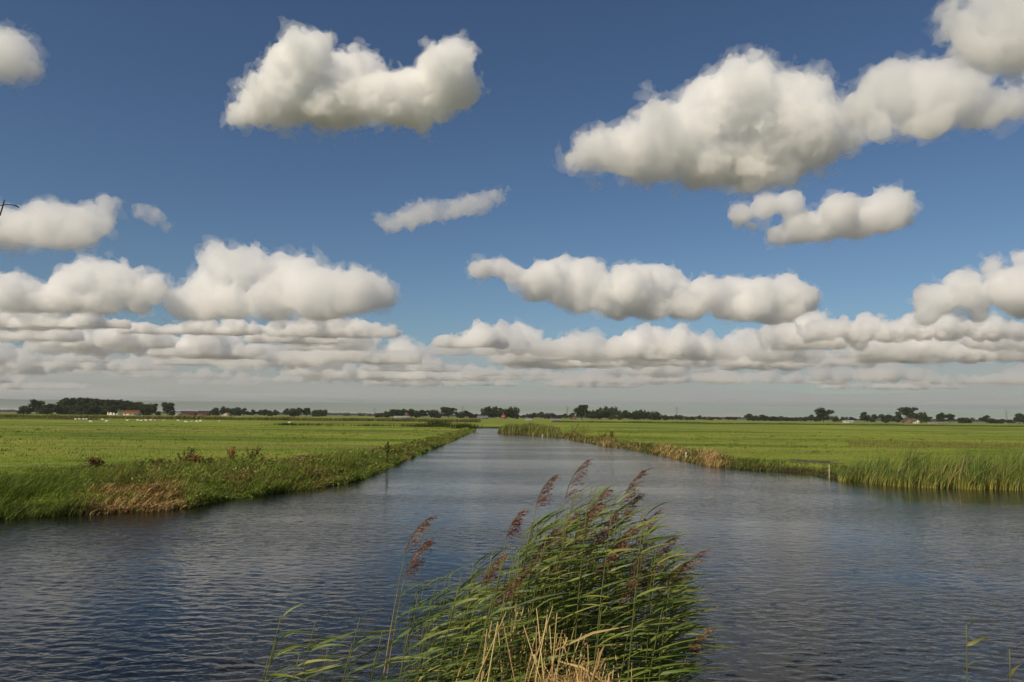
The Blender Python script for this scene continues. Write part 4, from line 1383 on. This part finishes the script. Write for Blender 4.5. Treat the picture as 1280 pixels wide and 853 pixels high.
reed_by_tip(842, 682, 3.95, 0.14, 'reed with reddish plume, right one of the right shoulder row', plume_len=0.21)
reed_by_tip(830, 705, 3.8, 0.14, 'reed with plume hanging below the right shoulder row', plume_len=0.21)
reed_by_tip(874, 700, 3.9, 0.17, 'reed with dark plume reaching farthest right over the water', plume_len=0.24)
reed_by_tip(760, 672, 3.6, 0.11, 'reed with brown plume in the heart of the clump', plume_len=0.21)
reed_by_tip(722, 655, 3.75, 0.11, 'reed with brown plume left of the heart of the clump', plume_len=0.19)
reed_by_tip(884, 790, 3.5, 0.19, 'leaning reed with pale brown plume low at the right of the clump', plume_len=0.14, leaves=6)
reed_by_tip(860, 705, 3.85, 0.16, 'reed with dark plume just left of the farthest right one', plume_len=0.19)

for i, (px, py) in enumerate(((752, 640), (778, 646), (792, 672), (815, 690), (735, 668), (700, 668), (848, 722), (770, 700), (806, 722), (712, 700), (640, 740), (680, 742))):
    reed_by_tip(px, py, 3.5 + 0.05 * (i % 7), 0.10, 'reed with small reddish plume half sunk among the leaves of the clump', plume_len=0.19, leaves=14)
# the leafy mass of the clump
n_mass = 0
while n_mass < 195:
    px = rr.uniform(510, 850); Y = rr.uniform(3.3, 4.4)
    top_y = np.interp(px, [510, 590, 640, 690, 725, 760, 800, 840, 858], [750, 715, 682, 650, 622, 628, 642, 680, 750])
    py = top_y + abs(rr.normal()) * 55 - 14
    if py > 835 or (px < 560 and rr.random() < 0.3):
        continue
    lab = 'leafy green reed without plume in the thick of the foreground clump' if px > 640 else 'leafy green reed without plume on the thin left flank of the clump'
    reed_by_tip(px, py, Y, rr.uniform(0.04, 0.12), lab, plume=False, leaves=int(rr.integers(14, 20)), tmin=rr.uniform(0.38, 0.5), dark=rr.uniform(0.75, 1.1), side=rr.normal() * 0.02)
    n_mass += 1

# the low reeds at the left and in the right corner
low = [(352, 768, 3.7, 'tallest of the low reeds at the bottom left'), (395, 775, 3.6, 'low reed with broad leaves right of the tallest bottom left one'), (345, 800, 3.5, 'low reed at the far left end of the bottom reeds'),
       (375, 815, 3.4, 'low reed half hidden in front at the bottom left'), (335, 825, 3.5, 'low reed hugging the bottom edge at far left'), (450, 772, 3.6, 'reed with long bent top between the bottom left reeds and the clump'),
       (478, 790, 3.55, 'reed just left of the straw-stemmed leftmost reed'), (440, 805, 3.4, 'short reed below the long bent one'), (470, 820, 3.5, 'short reed close left of the main clump foot'), (410, 812, 3.6, 'short reed between the two bottom left groups')]
for px, py, Y, lab in low:
    reed_by_tip(px, py, Y, 0.10, lab, plume=False, leaves=15, tmin=0.58, leaf_len=0.28, dark=0.95)
reed_by_tip(1208, 780, 3.0, 0.02, 'single dark shoot rising at the bottom right', plume=False, leaves=5, tmin=0.7, leaf_len=0.16, dark=0.7)
reed_by_tip(1262, 812, 3.0, 0.02, 'dark shoot in the bottom right corner', plume=False, leaves=6, tmin=0.7, leaf_len=0.16, dark=0.7)
reed_by_tip(1282, 800, 3.0, 0.02, 'dark shoot cut by the right edge at the bottom', plume=False, leaves=6, tmin=0.7, leaf_len=0.18, dark=0.7)

# dead straw stems at the foot of the clump
for i in range(120):
    px = 695 + rr.normal() * 50; Y = rr.uniform(3.2, 3.75)
    px = min(max(px, 590), 790)
    py = np.interp(px, [590, 640, 700, 760, 800], [790, 745, 760, 800, 835]) + abs(rr.normal()) * 28
    tip = Vector(A(px, min(py, 845), Y)); z0 = float(ground_z(np.array([tip.x]), np.array([Y]))[0]) - 0.05
    base = Vector((tip.x - rr.normal() * 0.14 - 0.22, Y + rr.normal() * 0.06, z0))
    mb = MB(); v = tip - base
    kink = rr.normal() * 0.06
    mb.tube([(0, 0, 0), v * 0.4 + Vector((kink * 0.3, 0, 0)), v * 0.75 + Vector((kink, 0.01, 0)), v], [0.0042, 0.0036, 0.003, 0.0016], 5)
    if rr.random() < 0.4:                                    # a snapped leaf sheath hanging on
        q = v * rr.uniform(0.7, 0.95)
        e = q + Vector((rr.normal() * 0.08 + 0.05, rr.normal() * 0.05, rr.normal() * 0.07))
        V_, Q_ = ribbon([q, q * 0.5 + e * 0.5 + Vector((0, 0, 0.02)), e], [0.006, 0.010, 0.002], [Vector((0, -1, 0.4))] * 3)
        mb.add(V_, Q_)
    o = mb.build('dead_reed_stem', M_STRAWS[i % 3], None, base, True)
    tag(o, 'dry straw-coloured dead stem at the foot of the foreground clump', 'reed stem', 'dead stems at the foot of the clump')
# matted litter of broken straw between them
s = Stuff(); keep_ = rng; rng = rr
n = 5200
cx = rr.normal(size=n) * 0.16 + A(722, 850, 3.3).x; cy = rr.normal(size=n) * 0.10 + 3.15
zz = 1.15 + 1.77 * rr.random(n) ** 0.45 - ((cx - A(722, 850, 3.3).x) / 0.3) ** 2 * 0.18
pos = np.stack([cx, cy, zz], 1)
s.blades(pos, rr.uniform(0.06, 0.20, n), rr.uniform(0.004, 0.008, n), rr.random(n) * 6.28, rr.uniform(0.2, 1.6, n), mixcol(n, (0.46, 0.31, 0.12), (0.55, 0.40, 0.18), (0.30, 0.17, 0.07)), segs=2, droop=0.4)
rng = keep_
s.build('straw_litter', M_DRY, 'matted golden straw litter caught in the foot of the foreground clump', 'straw')


# ------------------------------------------------------------------ clouds
BASE = 900.0



def cloud_field(circles, dist, cell_px, seed, bump, second, ragged, depth, base_y):
    """billowing cloud body: blended spheres budding smaller ones over a flat base, as a distance field on a grid"""
    r = np.random.default_rng(seed)
    s = dist / F_PX
    Rm = float(np.median([c[2] for c in circles])) * s
    big, S = [], []
    for (cx, cy, rad) in circles:
        c = np.array(A(cx, cy, dist)); R = rad * s
        c[1] += r.normal() * R * 0.5 * depth
        big.append((c, R * 1.02))
        for _ in range(bump):
            d = r.normal(size=3); d /= np.linalg.norm(d)
            if d[2] < -0.1: d[2] *= -0.7
            R1 = R * r.uniform(0.16, 0.40)
            c1 = c + d * R * r.uniform(0.72, 0.95)
            S.append((c1, R1))
            for _ in range(second):
                e = r.normal(size=3); e /= np.linalg.norm(e)
                e = e + d * 0.5; e /= np.linalg.norm(e)
                S.append((c1 + e * R1 * 0.9, R1 * r.uniform(0.2, 0.5)))
    Cn = np.array([a for a, _ in big]); Rn = np.array([b for _, b in big])
    cell = cell_px * s
    pad = 4 * cell + Rm * 0.75
    lo = (Cn - Rn[:, None]).min(0) - pad
    hi = (Cn + Rn[:, None]).max(0) + pad
    n = np.ceil((hi - lo) / cell).astype(int) + 1
    g = [(lo[k] + np.arange(n[k]) * cell).astype(np.float32) for k in range(3)]
    kk = 0.22 * Rm
    acc = np.zeros(tuple(n), np.float32)
    for c, R in big:
        d = np.sqrt(((g[0] - c[0]) ** 2)[:, None, None] + ((g[1] - c[1]) ** 2)[None, :, None] + ((g[2] - c[2]) ** 2)[None, None, :]) - R
        acc += np.exp(np.clip(-d / kk, -30, 60))
    Fd = -kk * np.log(acc + 1e-12)
    for c, R in S:
        a = np.maximum(np.floor((c - R * 1.7 - lo) / cell).astype(int) - 1, 0)
        b = np.minimum(np.ceil((c + R * 1.7 - lo) / cell).astype(int) + 2, n)
        if (b <= a).any():
            continue
        q = [g[k][a[k]:b[k]] - c[k] for k in range(3)]
        d = np.sqrt((q[0] ** 2)[:, None, None] + (q[1] ** 2)[None, :, None] + (q[2] ** 2)[None, None, :]) - R
        sub = Fd[a[0]:b[0], a[1]:b[1], a[2]:b[2]]
        np.minimum(sub, d.astype(np.float32), out=sub)
    near = np.argwhere(np.abs(Fd) < Rm * 1.0)
    P = near * cell + lo
    n1 = fbm(P, Rm * 1.1, seed * 13 + 1, 6, 0.64)
    n2 = 1 - 2 * np.abs(fbm(P, Rm * 0.55, seed * 13 + 9, 3, 0.6))          # billows
    i = (near[:, 0], near[:, 1], near[:, 2])
    Fd[i] += (Rm * ragged * (n1 * 0.8 - 0.35 * n2 + 0.04)).astype(np.float32)
    Fd[i] += (Rm * 0.07 * fbm(P, Rm * 0.20, seed * 13 + 23, 2, 0.6) * smooth01((P[:, 2] - P[:, 2].min()) / (0.5 * np.ptp(P[:, 2])))).astype(np.float32)   # crisper heads
    if base_y is not None:                                                # condensation level: the flat underside
        zb = A(640, base_y, dist).z
        fl = zb - P[:, 2] + n1 * Rm * 0.15
        v = Fd[i]
        Fd[i] = np.maximum(v, fl * 0.8) 
    return Fd, lo, cell, Rm, P, near, n1


def largest_piece(V, Q):
    """keep the biggest connected skin"""
    lab = np.arange(len(V))
    while True:
        m = lab[Q].min(1)
        new = lab.copy()
        for k in range(4):
            np.minimum.at(new, Q[:, k], m)
        new = new[new]; new = new[new]
        if (new == lab).all():
            break
        lab = new
    u, c = np.unique(lab, return_counts=True)
    ok = lab == u[c.argmax()]
    idx = np.cumsum(ok) - 1
    return V[ok], idx[Q[ok[Q[:, 0]]]]


def nets_object(name, Fd, lo, cell, mat, parent, org):
    Fd = Fd.copy()
    big = float(abs(Fd).max())
    Fd[[0, -1]] = big; Fd[:, [0, -1]] = big; Fd[:, :, [0, -1]] = big
    V, Q = largest_piece(*surface_nets(Fd, lo, cell))
    return link(name, fast_mesh(name, V - org, Q, smooth=True), mat, parent)


def dist_for(y_base, x=640):
    d = ray(x, y_base)
    return (BASE - CAM_H) / d.z * d.y


def cloud(label, circles, base_y, cell_px=2.4, seed=1, tau=3.8, g=0.25, group=None, bump=18, second=6, ragged=0.36, depth=1.0, fringe=True, flat=True):
    xm = sum(c[0] for c in circles) / len(circles)
    D = dist_for(base_y, xm)
    Fd, lo, cell, Rm, P, near, n1 = cloud_field(circles, D, cell_px, seed, bump, second, ragged, depth, base_y if flat else None)
    c0 = A(xm, base_y, D)
    org = np.array(c0)
    dens = tau / (2 * Rm)
    t = empty('cloud', tuple(org))
    nets_object('core', Fd + 0.05 * Rm, lo, cell, cloud_material('cloud_vapour', dens, g), t, org)
    if fringe:
        i = (near[:, 0], near[:, 1], near[:, 2])
        F2 = Fd.copy()
        F2[i] += (Rm * 0.46 * fbm(P, Rm * 0.6, seed * 17 + 3, 4, 0.66) - Rm * 0.07).astype(np.float32)
        nets_object('fringe', F2[::2, ::2, ::2], lo, cell * 2, cloud_material('cloud_fringe_vapour', dens * 0.24, g), t, org)
    return tag(t, label, 'cloud', group or 'clouds over the polder')


def puff(x0, x1, ybase, ytop, seed):
    """circles of a flat-based cumulus between x0 and x1: broad rolling heads of unequal height"""
    r = np.random.default_rng(seed); out = []
    h = ybase - ytop; w = x1 - x0
    n = max(2, int(round(w / (h * 0.95))))
    tall = int(r.integers(0, n))
    for i in range(n):
        x = x0 + w * (i + 0.5 + r.normal() * 0.14) / n
        a_ = 1.0 if i == tall else r.uniform(0.5, 0.92)
        if i in (0, n - 1) and n > 2: a_ *= 0.75
        R = a_ * h * 0.5
        out.append((x, ybase - R * 0.95, R))
        for sgn in (-1, 1):
            R2 = R * r.uniform(0.55, 0.8)
            out.append((x + sgn * R * r.uniform(0.6, 0.95), ybase - R2 * 0.9 - h * r.uniform(0, 0.08), R2))
        out.append((x + r.normal() * R * 0.3, ybase - R * r.uniform(1.1, 1.35), R * 0.6))
    m = max(3, int(w / (h * 0.36)))
    for i in range(m):
        u = (i + 0.5) / m
        out.append((x0 + w * (0.04 + 0.92 * u), ybase - h * 0.2, h * 0.26))
    return out


def build_clouds():
    cloud('heart-topped white cloud floating alone in the upper left sky',
          [(298, 145, 13), (325, 138, 22), (360, 128, 34), (350, 142, 20), (420, 140, 30), (480, 136, 26), (496, 122, 26), (520, 112, 24), (540, 122, 28), (385, 95, 38), (425, 92, 38), (455, 90, 28), (410, 130, 36), (455, 130, 34),
           (502, 136, 22), (550, 100, 34), (566, 96, 30), (575, 108, 22), (520, 138, 20), (380, 148, 18), (440, 150, 16)], 160, 1.8, 11, tau=4.8, ragged=0.42)
    cloud('largest white cloud, sloping wedge in the upper right sky',
          [(722, 207, 13), (750, 192, 24), (790, 187, 32), (830, 170, 40), (830, 200, 32), (875, 148, 42), (880, 190, 42), (930, 130, 52),
           (940, 178, 52), (985, 125, 46), (1000, 165, 46), (1035, 165, 34), (880, 213, 20), (925, 215, 20), (975, 203, 22), (1060, 158, 22)], 225, 1.9, 12, tau=4.6, ragged=0.42)
    cloud('grey cloud trailing off the right end of the large wedge cloud',
          [(1090, 125, 30), (1120, 112, 40), (1165, 118, 46), (1205, 108, 38), (1240, 128, 28), (1100, 160, 22), (1150, 160, 22), (1270, 125, 24), (1300, 110, 30)],
          175, 2.9, 13, tau=2.6)
    cloud('grey cloud cut by the top right corner of the picture',
          [(1212, 30, 30), (1250, 38, 42), (1290, 30, 48), (1210, 68, 22), (1265, 72, 22), (1330, 20, 50), (1240, -10, 40)], 80, 3.0, 14, tau=2.6)
    cloud('small flat white cloud below the large wedge cloud',
          [(922, 270, 13), (955, 260, 17), (985, 257, 16), (1000, 285, 22), (1035, 280, 25), (1070, 275, 26), (1100, 268, 26), (1125, 262, 20),
           (970, 295, 11), (1020, 298, 12), (945, 283, 9)], 300, 2.7, 15, tau=3.0)
    cloud('grey cloud cut by the left edge near the top corner',
          [(8, 65, 30), (22, 85, 24), (-15, 90, 34), (38, 88, 11), (-40, 70, 40)], 108, 3.0, 16, tau=2.4)
    cloud('soft grey cloud at the left edge in mid sky',
          [(-10, 290, 34), (30, 282, 28), (70, 280, 28), (105, 280, 26), (128, 276, 20), (60, 298, 18), (137, 258, 9), (100, 298, 14), (-50, 285, 40)], 312, 2.7, 17, tau=2.4)
    cloud('faint wisp just right of the soft grey cloud at the left edge', [(172, 264, 7), (180, 267, 9), (188, 269, 10), (196, 273, 9), (203, 281, 7)], 292, 1.6, 18, tau=0.5, ragged=0.75, flat=False)
    cloud('thin slanting wisp of cloud in the middle of the sky',
          [(472, 275, 6), (482, 278, 8), (498, 281, 10), (512, 275, 15), (526, 267, 15), (540, 267, 13), (555, 268, 12), (570, 263, 12), (585, 258, 12), (598, 254, 11), (610, 250, 10), (622, 246, 8), (632, 243, 6)], 292, 1.6, 19, tau=0.95, ragged=0.6, flat=False)
    cloud('rounded cumulus at the left above the low cloud bank',
          [(20, 372, 26), (48, 376, 22), (80, 365, 27), (105, 345, 24), (130, 345, 22), (150, 357, 27), (190, 357, 20), (120, 378, 20), (165, 376, 18), (62, 380, 14), (20, 375, 20)], 396, 2.7, 20)
    cloud('broad bright cumulus with piled tops over the left treeline',
          [(222, 380, 20), (255, 365, 32), (275, 332, 27), (310, 337, 27), (350, 337, 24), (380, 347, 26), (340, 375, 30), (290, 380, 26), (400, 370, 36),
           (440, 365, 32), (475, 370, 21), (420, 392, 14), (260, 392, 14)], 404, 2.7, 21)
    cloud('long chain of white cumulus right of centre',
          [(600, 337, 12), (610, 335, 13), (622, 335, 12), (636, 342, 13), (650, 350, 16), (680, 350, 21), (700, 345, 23), (735, 350, 26), (750, 370, 20), (790, 360, 28), (820, 355, 27),
           (845, 357, 19), (668, 360, 15), (700, 366, 17), (722, 370, 19), (770, 382, 16), (795, 378, 20), (820, 382, 18), (850, 376, 20), (868, 382, 17), (880, 370, 22), (915, 368, 25), (945, 375, 23), (985, 370, 28), (1010, 372, 18),
           (960, 390, 18), (900, 386, 16), (930, 388, 18), (985, 388, 16)], 402, 2.6, 22)
    cloud('cumulus at the right edge above the low cloud bank',
          [(1168, 377, 20), (1205, 364, 24), (1245, 367, 28), (1280, 370, 32), (1240, 337, 15), (1263, 332, 12), (1160, 390, 12), (1220, 388, 14), (1330, 365, 36)], 400, 2.8, 23)
    # the low bank: rows of flat cumulus going away to the horizon
    bank = [(-70, 60, 418, 362), (15, 165, 416, 382), (150, 325, 422, 394), (335, 505, 424, 390), (1000, 1150, 424, 384), (1130, 1290, 422, 388), (-20, 110, 432, 388), (40, 215, 440, 396), (180, 330, 450, 402), (300, 430, 432, 396), (415, 530, 456, 404),
            (540, 640, 436, 404), (620, 750, 458, 403), (752, 900, 448, 404), (905, 1010, 460, 414), (945, 1085, 434, 384), (1065, 1250, 448, 390), (1215, 1350, 436, 396)]
    for i, (x0, x1, yb, yt) in enumerate(bank):
        cloud('flat-based cumulus in the low bank, %s from the left in its front row' % ORD[i], puff(x0, x1, yb, yt, 300 + i), yb, 2.9, 40 + i,
              bump=9, second=2, ragged=0.75, tau=2.6, group='cumulus of the low cloud bank')
    # behind it the bank goes on, smaller and flatter with distance
    r = np.random.default_rng(77)
    seen = []
    for i in range(62):
        y = 441 + 46 * r.random() ** 0.9
        D = dist_for(y)
        h = r.uniform(330, 660) * F_PX / D
        w = r.uniform(900, 2600) * F_PX / D * (1.4 if y > 474 else 1.0)
        x = -60 + 1400 * ((i * 0.618034 + 0.1 * r.random()) % 1.0)
        seen.append((x, y, w, h))
    for word, y0, y1 in (('second', 0, 446), ('third', 446, 456), ('middle', 456, 466), ('fourth', 466, 474), ('fifth', 474, 481), ('last', 481, 600)):
        for i, (x, y, w, h) in enumerate(sorted(q for q in seen if y0 <= q[1] < y1)):
            cloud('flat cloud low in the bank, %s from the left in its %s row' % (ORD[i], word), puff(x - w / 2, x + w / 2, y, y - h, 500 + int(x)), y, 4.0,
                  700 + int(x), bump=7, second=0, ragged=0.7, flat=i % 3 > 0, tau=1.7 if h > 22 else 1.4, fringe=False, group='cumulus of the low cloud bank')


def veil():
    """broken thin sheet added as distant haze far behind the bank: top and bottom skins closed along a ragged rim"""
    nx_, ny_ = 90, 40
    gx_, gy_ = np.meshgrid(np.linspace(-42000, 42000, nx_), np.geomspace(10500, 62000, ny_), indexing='ij')
    P = np.stack([gx_, gy_, gx_ * 0], -1)
    gy_ = gy_ + 900 * value_noise(P, 5200, 91) * np.clip(1 - (gy_ - 10500) / 32500, 0, 1)
    rim = smooth01(np.minimum(np.minimum(gx_ + 42000, 42000 - gx_) / 4000, np.minimum(gy_ - 10300, 62500 - gy_) / 3500))
    th = 330 * rim * np.clip(0.55 + 0.6 * value_noise(P, 3600, 92) + 0.35 * value_noise(P, 1500, 93), 0.08, 2)
    top = np.stack([gx_, gy_, BASE + 60 + th], -1).reshape(-1, 3); bot = np.stack([gx_, gy_, BASE + 60 - 0.15 * th], -1).reshape(-1, 3)
    It = np.arange(nx_ * ny_).reshape(nx_, ny_); Ib = It + nx_ * ny_
    edge = np.ones((nx_, ny_), bool); edge[1:-1, 1:-1] = False
    Ib = np.where(edge, It, Ib)
    q = lambda I_: np.stack([I_[:-1, :-1], I_[1:, :-1], I_[1:, 1:], I_[:-1, 1:]], -1).reshape(-1, 4)
    V = np.concatenate([top, bot]); Q = np.concatenate([q(It), q(Ib)[:, ::-1]])
    used = np.unique(Q); re_ = np.zeros(len(V), int); re_[used] = np.arange(len(used))
    o = link('cloud', fast_mesh('cloud', V[used], re_[Q], smooth=True), cloud_material('far_haze_vapour', 0.00022, 0.25))  # cloud sheet added to fill the low sky with haze
    tag(o, 'thin pale veil added as far haze behind the whole low bank, down to the horizon', 'cloud', 'clouds over the polder')


build_clouds()
veil()

# ------------------------------------------------------------------ hazy air over the polder
m, t_, N, L = new_mat('hazy_air')
o_ = N('ShaderNodeOutputMaterial'); v_ = N('ShaderNodeVolumePrincipled')
v_.inputs['Color'].default_value = (0.93, 0.95, 0.97, 1)
v_.inputs['Density'].default_value = 0.000042
L(v_.outputs[0], o_.inputs['Volume'])
mb = MB(); mb.box(-47000, 47000, -12000, 51000, -2.5, 62.0)
tag(mb.build('haze', m), 'thin pale haze low over the whole polder', 'haze', kind='stuff')
print('TRIS', sum(len(m.polygons) * 2 for m in bpy.data.meshes))
